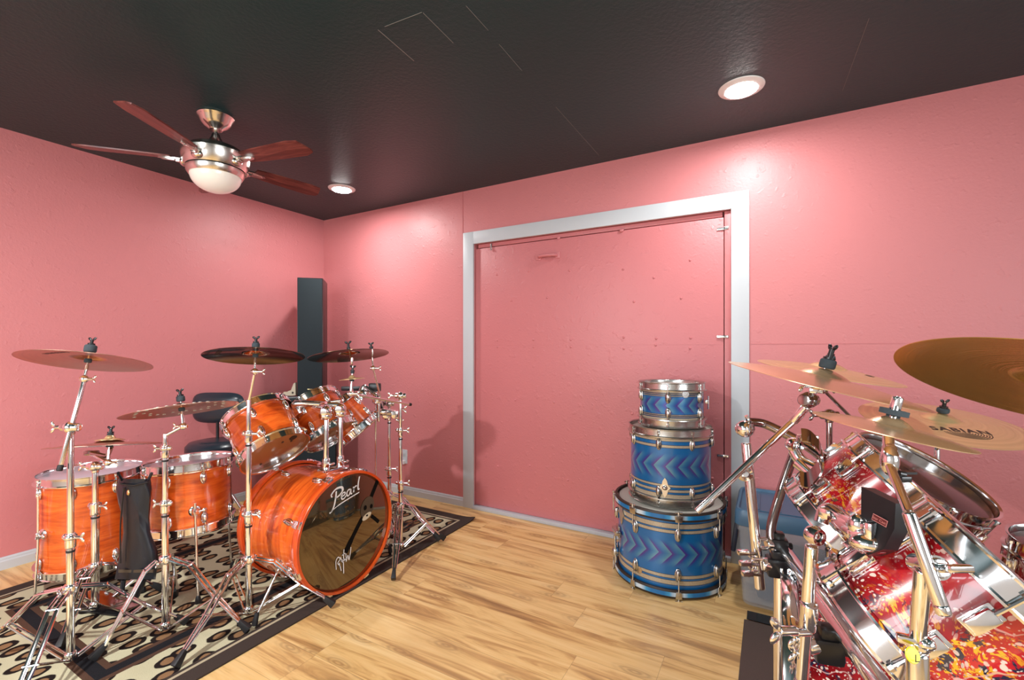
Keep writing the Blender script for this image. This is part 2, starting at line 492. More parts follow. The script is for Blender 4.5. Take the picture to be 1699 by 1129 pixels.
class MB:
    def __init__(s):
        s.v = []; s.f = []; s.mi = []; s.cur = 0

    def add(s, vs, fs):
        n = len(s.v)
        s.v += [V(p) for p in vs]
        s.f += [tuple(i + n for i in f) for f in fs]
        s.mi += [s.cur] * len(fs)
        return s

    def mat(s, i):
        s.cur = i
        return s

    def box(s, c, size, Rm=None, bev=0.0, taper=1.0):
        bm = bmesh.new()
        bmesh.ops.create_cube(bm, size=1)
        for v in bm.verts:
            k = taper if v.co.z > 0 else 1.0
            v.co = V((v.co.x * size[0] * k, v.co.y * size[1] * k, v.co.z * size[2]))
        if bev:
            bmesh.ops.bevel(bm, geom=list(bm.edges), offset=bev, segments=2, affect='EDGES', profile=0.6)
        bm.verts.index_update()
        Rm = Rm or Matrix.Identity(3)
        s.add([Rm @ v.co + V(c) for v in bm.verts], [[v.index for v in f.verts] for f in bm.faces])
        bm.free()
        return s

    def tube(s, pts, r, seg=12, caps=True, flat=1.0, ref=None):
        pts = [V(p) for p in pts]
        n = len(pts)
        rs = r if isinstance(r, (list, tuple)) else [r] * n
        vs = []; fs = []
        px = None
        for i, p in enumerate(pts):
            t = (pts[min(i + 1, n - 1)] - pts[max(i - 1, 0)])
            if t.length < 1e-9:
                t = V((0, 0, 1))
            t.normalize()
            if px is None:
                F = frame(t, ref)
                px = F.col[0]
            x = px - t * px.dot(t)
            x.normalize()
            px = x
            y = t.cross(x)
            for k in range(seg):
                a = 2 * PI * k / seg
                vs.append(p + (x * math.cos(a) + y * math.sin(a) * flat) * rs[i])
        for i in range(n - 1):
            for k in range(seg):
                k2 = (k + 1) % seg
                fs.append((i * seg + k, i * seg + k2, (i + 1) * seg + k2, (i + 1) * seg + k))
        if caps:
            fs.append(tuple(range(seg))[::-1])
            fs.append(tuple((n - 1) * seg + k for k in range(seg)))
        return s.add(vs, fs)

    def cyl(s, a, b, r, seg=16, r2=None):
        a, b = V(a), V(b)
        L = (b - a).length
        if r2 is None and r > 0.0075 and L > r * 0.8:
            d = (b - a) / L
            c1, c2 = r * 0.12, r * 0.32
            return s.tube([a, a + d * c1 * 0.35, a + d * c1 * 1.4, a + d * c2, b - d * c2, b - d * c1 * 1.4, b - d * c1 * 0.35, b], [r * 0.55, r * 0.84, r * 0.96, r, r, r * 0.96, r * 0.84, r * 0.55], seg)
        return s.tube([a, b], [r, r if r2 is None else r2], seg)

    def lathe(s, prof, o=(0, 0, 0), z=(0, 0, 1), seg=48, closed=False):
        F = frame(z) if tuple(z) != (0, 0, 1) else Matrix.Identity(3)
        o = V(o)
        vs = []; fs = []; idx = []
        for (r, h) in prof:
            if r < 1e-6:
                idx.append([len(vs)])
                vs.append(o + F @ V((0, 0, h)))
            else:
                idx.append(list(range(len(vs), len(vs) + seg)))
                for k in range(seg):
                    a = 2 * PI * k / seg
                    vs.append(o + F @ V((r * math.cos(a), r * math.sin(a), h)))
        pairs = list(zip(idx[:-1], idx[1:]))
        if closed:
            pairs.append((idx[-1], idx[0]))
        for A, B in pairs:
            for k in range(seg):
                k2 = (k + 1) % seg
                if len(A) == 1 and len(B) == 1:
                    continue
                if len(A) == 1:
                    fs.append((A[0], B[k2], B[k]))
                elif len(B) == 1:
                    fs.append((A[k], A[k2], B[0]))
                else:
                    fs.append((A[k], A[k2], B[k2], B[k]))
        return s.add(vs, fs)

    def ball(s, c, rad, Rm=None, seg=16, rings=9):
        if isinstance(rad, (int, float)):
            rad = (rad,) * 3
        Rm = Rm or Matrix.Identity(3)
        vs = []; fs = []
        for i in range(rings + 1):
            t = PI * i / rings
            for k in range(seg):
                a = 2 * PI * k / seg
                vs.append(V(c) + Rm @ V((rad[0] * math.sin(t) * math.cos(a), rad[1] * math.sin(t) * math.sin(a), rad[2] * math.cos(t))))
        for i in range(rings):
            for k in range(seg):
                k2 = (k + 1) % seg
                fs.append((i * seg + k, (i + 1) * seg + k, (i + 1) * seg + k2, i * seg + k2))
        return s.add(vs, fs)

    def prism(s, poly, h, Rm=None, o=(0, 0, 0)):
        """poly: xy outline, extruded 0..h in z"""
        Rm = Rm or Matrix.Identity(3)
        n = len(poly)
        vs = [V(o) + Rm @ V((p[0], p[1], 0)) for p in poly] + [V(o) + Rm @ V((p[0], p[1], h)) for p in poly]
        fs = [tuple(range(n))[::-1], tuple(range(n, 2 * n))] + [(i, (i + 1) % n, (i + 1) % n + n, i + n) for i in range(n)]
        return s.add(vs, fs)

    def build(s, name, mats, parent=None, world=True, smooth=38, label=None):
        W = Matrix.Identity(4)
        if world and parent is not None:
            W = wmat(parent).inverted()
        me = bpy.data.meshes.new(name)
        me.from_pydata([tuple(W @ p) for p in s.v], [], s.f)
        if not isinstance(mats, (list, tuple)):
            mats = [mats]
        for q in mats:
            me.materials.append(M[q] if isinstance(q, str) else q)
        me.polygons.foreach_set('material_index', s.mi)
        bm = bmesh.new(); bm.from_mesh(me)
        bmesh.ops.remove_doubles(bm, verts=bm.verts, dist=1e-6)
        bmesh.ops.recalc_face_normals(bm, faces=bm.faces)
        bm.to_mesh(me); bm.free()
        if smooth:
            me.shade_smooth()
            me.set_sharp_from_angle(angle=R_(smooth))
        o = bpy.data.objects.new(name, me)
        C.objects.link(o)
        if parent is not None:
            o.parent = parent
        if label:
            o['label'] = label
        return o


def wmat(o):
    Mx = o.matrix_basis.copy()
    while o.parent is not None:
        o = o.parent
        Mx = o.matrix_basis @ Mx
    return Mx


def tag(o, label, cat, group=None):
    o['label'] = label
    o['category'] = cat
    if group:
        o['group'] = group
    return o


def thing(name, label, cat, loc=(0, 0, 0), Rm=None, group=None):
    o = bpy.data.objects.new(name, None)
    o.empty_display_size = 0.05
    C.objects.link(o)
    o.matrix_basis = Matrix.Translation(V(loc)) @ (Rm.to_4x4() if Rm is not None else Matrix.Identity(4))
    return tag(o, label, cat, group)


def struct(o):
    o['kind'] = 'structure'
    return o


def child_copy(src, parent, mtx):
    o = src.copy()
    C.objects.link(o)
    o.parent = parent
    o.matrix_basis = mtx
    return o


FW = V((-math.sin(YAW), math.cos(YAW), 0))
RT = V((math.cos(YAW), math.sin(YAW), 0))


def P(px, py, D):
    """a point D metres ahead of the viewpoint, measured off the photograph"""
    return CAM + D * (FW + (px - 849.5) / FPX * RT - V((0, 0, (py - 579.0) / FPX)))


def G(px, py, z=0.0):
    return P(px, py, (CAM.z - z) * FPX / (py - 579.0))


def text_mb(mb, s, size, fn, shear=0.0, bold=0.0, spacing=1.0, align='CENTER'):
    cu = bpy.data.curves.new('lettering', 'FONT')
    cu.body = s
    cu.size = size
    cu.shear = shear
    cu.offset = bold
    cu.space_character = spacing
    cu.align_x = align
    cu.align_y = 'CENTER'
    cu.resolution_u = 3
    o = bpy.data.objects.new('lettering', cu)
    C.objects.link(o)
    dg = bpy.context.evaluated_depsgraph_get()
    me = bpy.data.meshes.new_from_object(o.evaluated_get(dg))
    mb.add([fn(v.co.x, v.co.y) for v in me.vertices], [tuple(p.vertices) for p in me.polygons])
    bpy.data.objects.remove(o)
    bpy.data.meshes.remove(me)
    return mb


def stroke(mb, pts, wd, fn, h=0.0006):
    """flat brush stroke through 2-D points; wd a number or list of widths"""
    n = len(pts)
    ws = wd if isinstance(wd, (list, tuple)) else [wd] * n
    L = []; Rr = []
    for i in range(n):
        a = V((*pts[max(i - 1, 0)], 0)); b_ = V((*pts[min(i + 1, n - 1)], 0))
        t = (b_ - a).normalized()
        nx, ny = -t.y * ws[i] / 2, t.x * ws[i] / 2
        L.append((pts[i][0] + nx, pts[i][1] + ny)); Rr.append((pts[i][0] - nx, pts[i][1] - ny))
    vs = [fn(*p) for p in L] + [fn(*p) for p in Rr]
    mb.add(vs, [(i, i + 1, n + i + 1, n + i) for i in range(n - 1)])


def smooth_pts(pts, k=6):
    out = []
    n = len(pts)
    for i in range(n - 1):
        p0, p1, p2, p3 = pts[max(i - 1, 0)], pts[i], pts[i + 1], pts[min(i + 2, n - 1)]
        for j in range(k):
            t = j / k
            out.append(tuple(0.5 * ((2 * p1[d]) + (-p0[d] + p2[d]) * t + (2 * p0[d] - 5 * p1[d] + 4 * p2[d] - p3[d]) * t * t + (-p0[d] + 3 * p1[d] - 3 * p2[d] + p3[d]) * t ** 3) for d in range(len(p1))))
    out.append(tuple(pts[-1]))
    return out


# ------------------------------------------------------------------ the room
def slab(name, c, size, m, parent=None):
    return struct(MB().box(c, size).build(name, m, parent, smooth=0))


slab('floor', (ROOM_X / 2, ROOM_Y / 2, -0.05), (ROOM_X + 0.4, -ROOM_Y + 0.4, 0.1), 'floor')
ceil = slab('ceiling', (ROOM_X / 2, ROOM_Y / 2, ROOM_Z + 0.05), (ROOM_X + 0.4, -ROOM_Y + 0.4, 0.1), 'ceiling')
slab('wall_left', (-0.06, ROOM_Y / 2, ROOM_Z / 2), (0.12, -ROOM_Y + 0.2, ROOM_Z), 'pink')
# back wall with the framed opening that holds the door panel
DX0, DX1, DZ = 1.724, 3.498, 2.018
wb = MB()
wb.box((DX0 / 2, 0.06, ROOM_Z / 2), (DX0, 0.12, ROOM_Z))
wb.box(((DX1 + ROOM_X) / 2, 0.06, ROOM_Z / 2), (ROOM_X - DX1, 0.12, ROOM_Z))
wb.box(((DX0 + DX1) / 2, 0.06, (DZ + ROOM_Z) / 2), (DX1 - DX0, 0.12, ROOM_Z - DZ))
wb.box(((DX0 + DX1) / 2, 0.09, DZ / 2), (DX1 - DX0, 0.06, DZ))  # backing added behind the panel, stops light leaking through its gaps
struct(wb.build('wall_back', 'pink', smooth=0))
# front wall (behind the camera) and right wall, with added windows for the fill light
def wall_open(name, along, pos, a0, a1, w0, w1, z0, z1, sgn):
    mb = MB()
    def bx(s0, s1, h0, h1):
        c = ((s0 + s1) / 2, pos, (h0 + h1) / 2); sz = (s1 - s0, 0.12, h1 - h0)
        if along == 'y':
            c = (pos, (s0 + s1) / 2, (h0 + h1) / 2); sz = (0.12, s1 - s0, h1 - h0)
        mb.box(c, sz)
    bx(a0, w0, 0, ROOM_Z); bx(w1, a1, 0, ROOM_Z); bx(w0, w1, 0, z0); bx(w0, w1, z1, ROOM_Z)
    struct(mb.build(name, 'pale', smooth=0))
    fr = MB()
    def fx(s0, s1, h0, h1, t=0.03):
        c = ((s0 + s1) / 2, pos, (h0 + h1) / 2); sz = (s1 - s0, t, h1 - h0)
        if along == 'y':
            c = (pos, (s0 + s1) / 2, (h0 + h1) / 2); sz = (t, s1 - s0, h1 - h0)
        fr.box(c, sz)
    e = 0.05
    fx(w0, w1, z0, z0 + e, 0.14); fx(w0, w1, z1 - e, z1, 0.14); fx(w0, w0 + e, z0, z1, 0.14); fx(w1 - e, w1, z0, z1, 0.14)
    fx((w0 + w1) / 2 - 0.02, (w0 + w1) / 2 + 0.02, z0, z1)
    return fr
struct(wall_open('wall_front', 'x', ROOM_Y - 0.06, 0, ROOM_X, 1.1, 3.3, 0.8, 2.1, 1).build('added_window_1', 'white', smooth=0))
struct(wall_open('wall_right', 'y', ROOM_X + 0.06, ROOM_Y, 0, -3.85, -1.95, 0.8, 2.1, 1).build('added_window_2', 'white', smooth=0))

# casing round the opening
def board(name, x0, x1, z0, z1, th=0.018):
    return struct(MB().box(((x0 + x1) / 2, -th / 2, (z0 + z1) / 2), (x1 - x0, th, z1 - z0), bev=0.002).build(name, 'white'))
board('trim_1', 1.631, 1.724, 0.0, 2.112)
board('trim_2', 3.498, 3.59, 0.0, 2.112)
board('trim_3', 1.7245, 3.4975, 2.018, 2.112)
def baseboard(name, a, b_, nrm):
    a = V(a); b_ = V(b_)
    t = (b_ - a); L = t.length; t.normalize(); n = V(nrm)
    prof = [(0, 0), (0.014, 0), (0.014, 0.045), (0.010, 0.052), (0.009, 0.060), (0.004, 0.068), (0, 0.068)]
    vs = []
    for q in (a, b_):
        vs += [q + n * p[0] + V((0, 0, p[1])) for p in prof]
    k = len(prof)
    fs = [(i, (i + 1) % k, k + (i + 1) % k, k + i) for i in range(k)] + [tuple(range(k)), tuple(range(k, 2 * k))[::-1]]
    return struct(MB().add(vs, fs).build(name, 'white', smooth=20))
baseboard('baseboard_back', (0.014, 0, 0), (1.631, 0, 0), (0, -1, 0))
baseboard('baseboard_back_right', (3.59, 0, 0), (ROOM_X, 0, 0), (0, -1, 0))
baseboard('baseboard_left', (0, ROOM_Y, 0), (0, 0, 0), (1, 0, 0))
struct(MB().box(((DX0 + DX1) / 2, 0.0, 0.013), (DX1 - DX0, 0.05, 0.026), bev=0.004).build('trim_4', 'threshold'))
# seams in the wall board
struct(MB().box((1.617, -0.002, (2.112 + ROOM_Z) / 2), (0.003, 0.004, ROOM_Z - 2.112)).build('trim_5', 'pink_door', smooth=0))
struct(MB().box((4.5, -0.0008, 1.247), (1.8, 0.0016, 0.0025)).build('trim_6', 'pink_door', smooth=0))
# scratched outline of an old hatch and cracks in the ceiling paint
def cline(i, a, b_, wd=0.0022):
    a = V(a); b_ = V(b_)
    d = (b_ - a)
    F = frame((0, 0, 1), None)
    ang = math.atan2(d.y, d.x)
    Rz = Matrix.Rotation(ang, 3, 'Z')
    c = (a + b_) / 2
    o = MB().box((c.x, c.y, ROOM_Z - 0.0008), (d.length, wd, 0.0016), Rz).build('trim_%d' % i, 'seam', smooth=0)
    return struct(o)
def CP(px, py):
    return G(px, py, ROOM_Z)
cline(7, CP(627, 49), CP(687, 101))
cline(8, CP(702, 21), CP(752, 71), 0.0016)
cline(9, CP(638, 44), CP(700, 20), 0.001)
cline(10, CP(773, 9), CP(810, 50), 0.001)
cline(11, CP(828, 73), CP(866, 117), 0.001)
cline(12, CP(922, 177), CP(994, 258), 0.001)
cline(13, CP(1442, 30), CP(1398, 150), 0.0009)

# the pink door panel set into the opening
door = struct(MB().box(((DX0 + 3.459) / 2 + 0.001, 0.032, 1.005), (3.457 - DX0 - 0.004, 0.04, 1.955), bev=0.002).build('door_1', 'pink_door'))
struct(MB().box((3.4795, 0.03, 1.02), (0.035, 0.044, 1.99), bev=0.0015).build('trim_14', 'pink_door'))
struct(MB().box((2.60, 0.036, 2.002), (1.70, 0.04, 0.026), bev=0.001).build('trim_15', 'pink_door'))
MB().box((2.59, 0.0118, 1.246), (1.725, 0.0016, 0.003)).build('panel_seam', 'pink_door', door, smooth=0)
hd = MB()
hx0, hx1, hz = 2.245, 2.432, 1.868
hd.tube(smooth_pts([(hx0 + 0.025, 0.010, hz), (hx0 + 0.045, -0.022, hz), (hx0 + 0.093, -0.030, hz), (hx1 - 0.045, -0.022, hz), (hx1 - 0.025, 0.010, hz)], 5), 0.012, 10)
hd.box((hx0 + 0.02, 0.009, hz), (0.036, 0.008, 0.042), bev=0.002)
hd.box((hx1 - 0.02, 0.009, hz), (0.036, 0.008, 0.042), bev=0.002)
hd.build('door_handle', 'pink_door', door)
def WBp(px, py, Y=0.012):
    w_ = FW + (px - 849.5) / FPX * RT - V((0, 0, (py - 579.0) / FPX))
    return CAM + w_ * ((Y - CAM.y) / w_.y)
scr = [(824, 456), (877, 450), (945, 449), (1034, 447), (1085, 461), (1145, 432), (848, 499), (908, 494), (1052, 501), (1130, 495),
       (825, 565), (885, 564), (947, 564), (1035, 560), (1089, 562), (1146, 561), (825, 576), (885, 576), (947, 576), (1035, 579), (1088, 573), (1145, 578),
       (855, 664), (919, 668), (1049, 687), (826, 774), (879, 773), (942, 797), (1182, 794)]
s0 = None
for px, py in scr:
    p = WBp(px, py)
    if s0 is None:
        s0 = MB().lathe([(0, -0.006), (0.004, -0.0055), (0.0065, -0.002), (0.0095, 0.001)], z=(0, 1, 0), seg=12).build('screw', 'pink_door', door, world=False)
        s0.location = p
    else:
        child_copy(s0, door, Matrix.Translation(p))
for k, (px, py) in enumerate([(1199, 379.5), (1199, 559), (1199.5, 757)]):
    p = WBp(px, py, 0.006)
    h = thing('hinge_plate', ['small steel hinge plate on the gap near the top of the pink door', 'small steel hinge plate on the gap at the middle of the pink door', 'small steel hinge plate on the gap low on the pink door'][k], 'hinge', p)
    MB().box((0, 0, 0), (0.062, 0.004, 0.014), bev=0.001).build('plate', 'worn_chrome', h, world=False)
    MB().box((0.003, -0.003, 0), (0.02, 0.004, 0.011), bev=0.001).cyl((-0.022, -0.003, 0), (-0.022, 0.003, 0), 0.0035).cyl((0.024, -0.003, 0), (0.024, 0.003, 0), 0.0035).build('knuckle', 'chrome', h, world=False)
p = WBp(815, 410, 0.004)
tag(MB().box(p, (0.010, 0.006, 0.055), bev=0.002).ball(p + V((0, -0.004, -0.02)), 0.007).build('hook_latch', 'worn_chrome'), 'small grey metal hook at top left of the pink door', 'hook')
p = WBp(1031, 383, 0.004)
tag(MB().ball(p, (0.014, 0.008, 0.010)).ball(p + V((0.012, 0, 0.004)), 0.005).build('turn_button', 'pink_door'), 'small pink painted turn button on the top seam of the door, right one', 'latch')
p = WBp(927, 395, 0.004)
tag(MB().box(p, (0.022, 0.008, 0.016), bev=0.003).build('turn_button', 'pink_door'), 'small pink painted turn button on the top seam of the door, left one', 'latch')
# wall outlet
p = WBp(671, 757.5, 0.0)
ot = thing('wall_outlet', 'white electrical outlet low on the pink wall behind the cymbal stands', 'outlet', p)
MB().box((0, -0.003, 0), (0.07, 0.006, 0.115), bev=0.002).build('cover_plate', 'white', ot, world=False)
MB().box((0, -0.007, 0.024), (0.032, 0.003, 0.028), bev=0.002).box((0, -0.007, -0.024), (0.032, 0.003, 0.028), bev=0.002).build('socket', 'white', ot, world=False)
MB().box((0.005, -0.02, -0.045), (0.03, 0.03, 0.03), bev=0.004).build('plug', 'can', ot, world=False)

# ceiling lamps
for k, (cx_, cy_) in enumerate(CANS):
    t = thing('recessed_light', ['lit round recessed ceiling light near the far left corner', 'lit round recessed ceiling light above the blue drums', 'lit recessed ceiling light behind the camera on the left', 'lit recessed ceiling light behind the camera on the right'][k], 'ceiling light', (cx_, cy_, ROOM_Z))
    MB().lathe([(0.07, -0.012), (0.082, -0.010), (0.097, -0.004), (0.099, 0.0), (0.07, 0.0)], closed=True).build('trim_ring', 'can', t, world=False)
    MB().lathe([(0, -0.018), (0.050, -0.018), (0.066, -0.015), (0.069, -0.004)]).build('lens', 'lamp', t, world=False)

# ------------------------------------------------------------------ ceiling fan
FC = V((1.162, -1.576, ROOM_Z))
fan = thing('ceiling_fan', 'brushed nickel ceiling fan with five reddish wood blades and white glass bowl', 'ceiling fan', FC)
MB().lathe([(0, 0), (0.083, 0), (0.085, -0.006), (0.080, -0.014), (0.076, -0.018), (0.068, -0.040), (0.050, -0.058), (0.034, -0.068), (0.030, -0.074), (0, -0.074)]).build('canopy', 'nickel', fan, world=False)
MB().cyl((0, 0, -0.07), (0, 0, -0.16), 0.0125).build('downrod', 'nickel', fan, world=False)
MB().lathe([(0, -0.095), (0.018, -0.096), (0.022, -0.112), (0.034, -0.132), (0.060, -0.150), (0.095, -0.161), (0.118, -0.172), (0.122, -0.192), (0, -0.192)], seg=64).build('motor_cover', 'dark_chrome', fan, world=False)
MB().lathe([(0.122, -0.190), (0.150, -0.196), (0.158, -0.206), (0.155, -0.232), (0.142, -0.268), (0.135, -0.280), (0, -0.280)], seg=64).build('motor_housing', 'nickel', fan, world=False)
MB().lathe([(0.128, -0.280), (0.130, -0.283), (0.128, -0.287)], seg=64).build('gap_ring', 'rubber', fan, world=False)
MB().lathe([(0.131, -0.284), (0.134, -0.286), (0.131, -0.304), (0.122, -0.318), (0.116, -0.318)], seg=64).build('light_ring', 'nickel', fan, world=False)
bw = [(0.117 * math.cos(t * PI / 20), -0.313 - 0.088 * math.sin(t * PI / 20)) for t in range(11)]
MB().lathe(bw, seg=64).build('glass_bowl', 'opal', fan, world=False)
bl = MB()
outl = [(0.215, -0.045), (0.30, -0.055), (0.56, -0.068), (0.625, -0.058), (0.655, 0.02), (0.65, 0.045), (0.60, 0.062), (0.45, 0.060), (0.30, 0.052), (0.215, 0.042)]
pit = Matrix.Rotation(R_(-12), 3, 'X')
bl.prism(outl, 0.007, pit)
arm = MB()
arm.prism([(0.135, -0.016), (0.20, -0.024), (0.27, -0.014), (0.285, 0.0), (0.27, 0.014), (0.20, 0.024), (0.135, 0.016)], 0.009, pit, (0, 0, -0.009))
arm.box((0.165, 0, -0.012), (0.06, 0.030, 0.020), pit, bev=0.004)
arm.ball((0.158, 0, -0.018), (0.022, 0.032, 0.024))
arm.prism([(0.20, -0.014), (0.255, -0.009), (0.265, 0.0), (0.255, 0.009), (0.20, 0.014)], 0.006, pit, (0, 0, -0.015))
bl0 = bl.build('blade', 'blade', fan, world=False)
ar0 = arm.build('blade_bracket', 'nickel', bl0, world=False)
FAN_A = [12, 84, 156, 228, 300]
for k, a in enumerate(FAN_A):
    mtx = Matrix.Translation((0, 0, -0.242)) @ Matrix.Rotation(R_(a), 4, 'Z') @ Matrix.Scale(0.90, 4)
    if k == 0:
        bl0.matrix_basis = mtx
    else:
        o = child_copy(bl0, fan, mtx)
        child_copy(ar0, o, Matrix.Identity(4))

# ------------------------------------------------------------------ rug and mat
rg = MB()
nx, ny = 40, 60
vs = []; fs = []
for j in range(ny + 1):
    for i in range(nx + 1):
        x = RX0 + (RX1 - RX0) * i / nx; y = RY0 + (RY1 - RY0) * j / ny
        d = math.hypot(x - RX1, y - RY1)
        z = 0.007 + (0.014 * (1 - d / 0.12) ** 2 if d < 0.12 else 0)
        vs.append((x, y, z))
for j in range(ny):
    for i in range(nx):
        a = j * (nx + 1) + i
        fs.append((a, a + 1, a + nx + 2, a + nx + 1))
top = len(vs)
edge = [i for i in range(nx + 1)] + [(j * (nx + 1) + nx) for j in range(1, ny + 1)] + [(ny * (nx + 1) + i) for i in range(nx - 1, -1, -1)] + [j * (nx + 1) for j in range(ny - 1, 0, -1)]
vs += [(vs[e][0], vs[e][1], 0.0005 if vs[e][2] < 0.008 else vs[e][2] - 0.007) for e in edge]
n = len(edge)
fs += [(edge[i], top + i, top + (i + 1) % n, edge[(i + 1) % n]) for i in range(n)]
rg.add(vs, fs)
tag(rg.build('area_rug', 'rug', smooth=60), 'leopard print area rug with dark brown border under the orange drum kit', 'rug')
mt = MB().box((4.55, -1.55, 0.004), (1.92, 1.9, 0.008), bev=0.002)
tag(mt.build('floor_mat', 'mat_brown'), 'dark brown floor mat under the red splatter drum kit', 'mat')
tag(MB().box((3.85, -0.56, 0.0095), (0.50, 0.075, 0.002)).build('tape_strip', 'tape', smooth=0), 'shiny black strip lying along the far edge of the brown mat', 'tape')

# ------------------------------------------------------------------ drum builder
def lug_mb(R, H, top=True, style='tear', mt='chrome'):
    mb = MB()
    s = 1 if top else -1
    def Z(d):
        return (H - d) if top else d
    if style == 'tear':
        mb.ball((R + 0.009, 0, Z(0.058)), (0.011, 0.011, 0.025))
        mb.ball((R + 0.004, 0, Z(0.060)), (0.007, 0.015, 0.030))
        mb.cyl((R + 0.0125, 0, Z(0.045)), (R + 0.0125, 0, Z(-0.004)), 0.0032, 8)
        mb.cyl((R + 0.0125, 0, Z(-0.001)), (R + 0.0125, 0, Z(-0.008)), 0.0058, 8)
        mb.box((R + 0.010, 0, Z(0.004)), (0.010, 0.014, 0.006), bev=0.001)
    elif style == 'block':
        mb.box((R + 0.012, 0, Z(0.062)), (0.020, 0.022, 0.040), bev=0.003)
        mb.box((R + 0.004, 0, Z(0.062)), (0.008, 0.028, 0.050), bev=0.002)
        mb.cyl((R + 0.0135, 0, Z(0.045)), (R + 0.0135, 0, Z(-0.004)), 0.0035, 8)
        mb.cyl((R + 0.0135, 0, Z(-0.001)), (R + 0.0135, 0, Z(-0.008)), 0.0065, 8)
    elif style == 'claw':
        mb.ball((R + 0.010, 0, Z(0.105)), (0.012, 0.012, 0.030))
        mb.ball((R + 0.004, 0, Z(0.105)), (0.007, 0.016, 0.034))
        mb.cyl((R + 0.021, 0, Z(0.092)), (R + 0.021, 0, Z(0.020)), 0.0038, 8)
        mb.box((R + 0.022, 0, Z(0.030)), (0.012, 0.030, 0.034), bev=0.004, taper=1.25 if top else 0.8)
        mb.box((R + 0.016, 0, Z(0.000)), (0.020, 0.034, 0.006), bev=0.002)
    elif style == 'tee':
        mb.ball((R + 0.010, 0, Z(0.105)), (0.012, 0.012, 0.030))
        mb.ball((R + 0.004, 0, Z(0.105)), (0.007, 0.016, 0.034))
        mb.cyl((R + 0.026, 0, Z(0.092)), (R + 0.026, 0, Z(-0.008)), 0.0035, 8)
        mb.box((R + 0.026, 0, Z(0.018)), (0.008, 0.032, 0.034), bev=0.003, taper=1.3 if top else 0.75)
        mb.cyl((R + 0.026, -0.018, Z(-0.012)), (R + 0.026, 0.018, Z(-0.012)), 0.0035, 8)
        mb.cyl((R + 0.026, 0, Z(-0.004)), (R + 0.026, 0, Z(-0.016)), 0.0065, 8)
        mb.box((R + 0.014, 0, Z(0.001)), (0.026, 0.016, 0.005), bev=0.001)
    return mb


def drum(name, label, cat, R, H, base, axis, shell, hoop='chrome', top='head_clear', bot='head_tan', nl=8, spin=0.0,
         style='tear', woodhoop=False, lugmat='chrome', group=None, ref=None, inlay=None, parts_label=None):
    F = frame(axis, ref)
    if ref is None and abs(V(axis).normalized().z) > 0.999:
        F = Matrix.Identity(3)
    t = thing(name, label, cat, base, F, group)
    e = 0.012
    MB().lathe([(R, e), (R, H - e), (R - 0.007, H - e + 0.004), (R - 0.007, e - 0.004)], seg=96, closed=True).build('shell', shell, t, world=False)
    if woodhoop:
        hw = 0.040
        for zz, s in ((H, -1), (0, 1)):
            a, b_ = zz - s * 0.004, zz + s * (hw - 0.004)
            mb = MB().lathe([(R + 0.004, a), (R + 0.016, a), (R + 0.018, a + s * 0.003), (R + 0.018, b_ - s * 0.003), (R + 0.016, b_), (R + 0.004, b_)], seg=96, closed=True)
            h = mb.build('hoop', hoop, t, world=False)
            if inlay:
                MB().lathe([(R + 0.0175, a + s * 0.010), (R + 0.0188, a + s * 0.010), (R + 0.0188, b_ - s * 0.010), (R + 0.0175, b_ - s * 0.010)], seg=96, closed=True).build('inlay', inlay, h, world=False)
        rim = R + 0.004
        zt, zb = H - 0.006, 0.006
    else:
        for zz, s in ((H, 1), (0, -1)):
            q = lambda d: zz - s * d
            MB().lathe([(R + 0.003, q(0.028)), (R + 0.016, q(0.026)), (R + 0.0165, q(0.022)), (R + 0.008, q(0.019)), (R + 0.007, q(0.0)), (R + 0.007, q(-0.010)), (R + 0.012, q(-0.0135)),
                        (R + 0.012, q(-0.0155)), (R + 0.005, q(-0.0125)), (R + 0.003, q(-0.004))], seg=96, closed=True).build('hoop', hoop, t, world=False)
        rim = R + 0.004
        zt, zb = H - 0.002, 0.002
    MB().lathe([(0, zt), (rim - 0.012, zt), (rim, zt - 0.006), (rim, zt - 0.012), (rim - 0.010, zt - 0.008), (rim - 0.014, zt - 0.003), (0, zt - 0.003)], seg=96).build('batter_head', top, t, world=False)
    MB().lathe([(0, zb), (rim - 0.012, zb), (rim, zb + 0.006), (rim, zb + 0.012), (rim - 0.010, zb + 0.008), (rim - 0.014, zb + 0.003), (0, zb + 0.003)], seg=96).build('bottom_head', bot, t, world=False)
    for tp in (True, False):
        l0 = lug_mb(R, H, tp, style).build('lug', lugmat, t, world=False)
        l0.matrix_basis = Matrix.Rotation(spin, 4, 'Z')
        for k in range(1, nl):
            child_copy(l0, t, Matrix.Rotation(spin + 2 * PI * k / nl, 4, 'Z'))
    return t


def drum_leg(t, R, ang, z0, z1, zf, mt='chrome', bracket=True, out=0.022):
    """leg rod from local z1 down to zf (local), bracket at z0"""
    c, s = math.cos(ang), math.sin(ang)
    e = V((c, s, 0))
    a = e * (R + out)
    mb = MB().tube([a + V((0, 0, z1)), a + V((0, 0, z0 - 0.06)), a + e * 0.012 + V((0, 0, zf + 0.05)), a + e * 0.02 + V((0, 0, zf + 0.015))], 0.0055, 10)
    lg = mb.build('leg', mt, t, world=False)
    MB().lathe([(0, 0), (0.013, 0), (0.014, 0.004), (0.010, 0.028), (0.007, 0.034), (0, 0.034)], a + e * 0.02 + V((0, 0, zf)), seg=16).build('rubber_foot', 'rubber', lg, world=False)
    if bracket:
        F = frame(e)
        MB().ball(e * (R + 0.002) + V((0, 0, z0)), (0.026, 0.026, 0.010), F).box(a + V((0, 0, z0)), (0.022, 0.022, 0.03), bev=0.004) \
            .cyl(a + V((0, 0, z0)), a + V((-s * 0.035, c * 0.035, z0)), 0.005, 10).ball(a + V((-s * 0.037, c * 0.037, z0)), (0.012, 0.008, 0.012)).build('leg_bracket', mt, t, world=False)


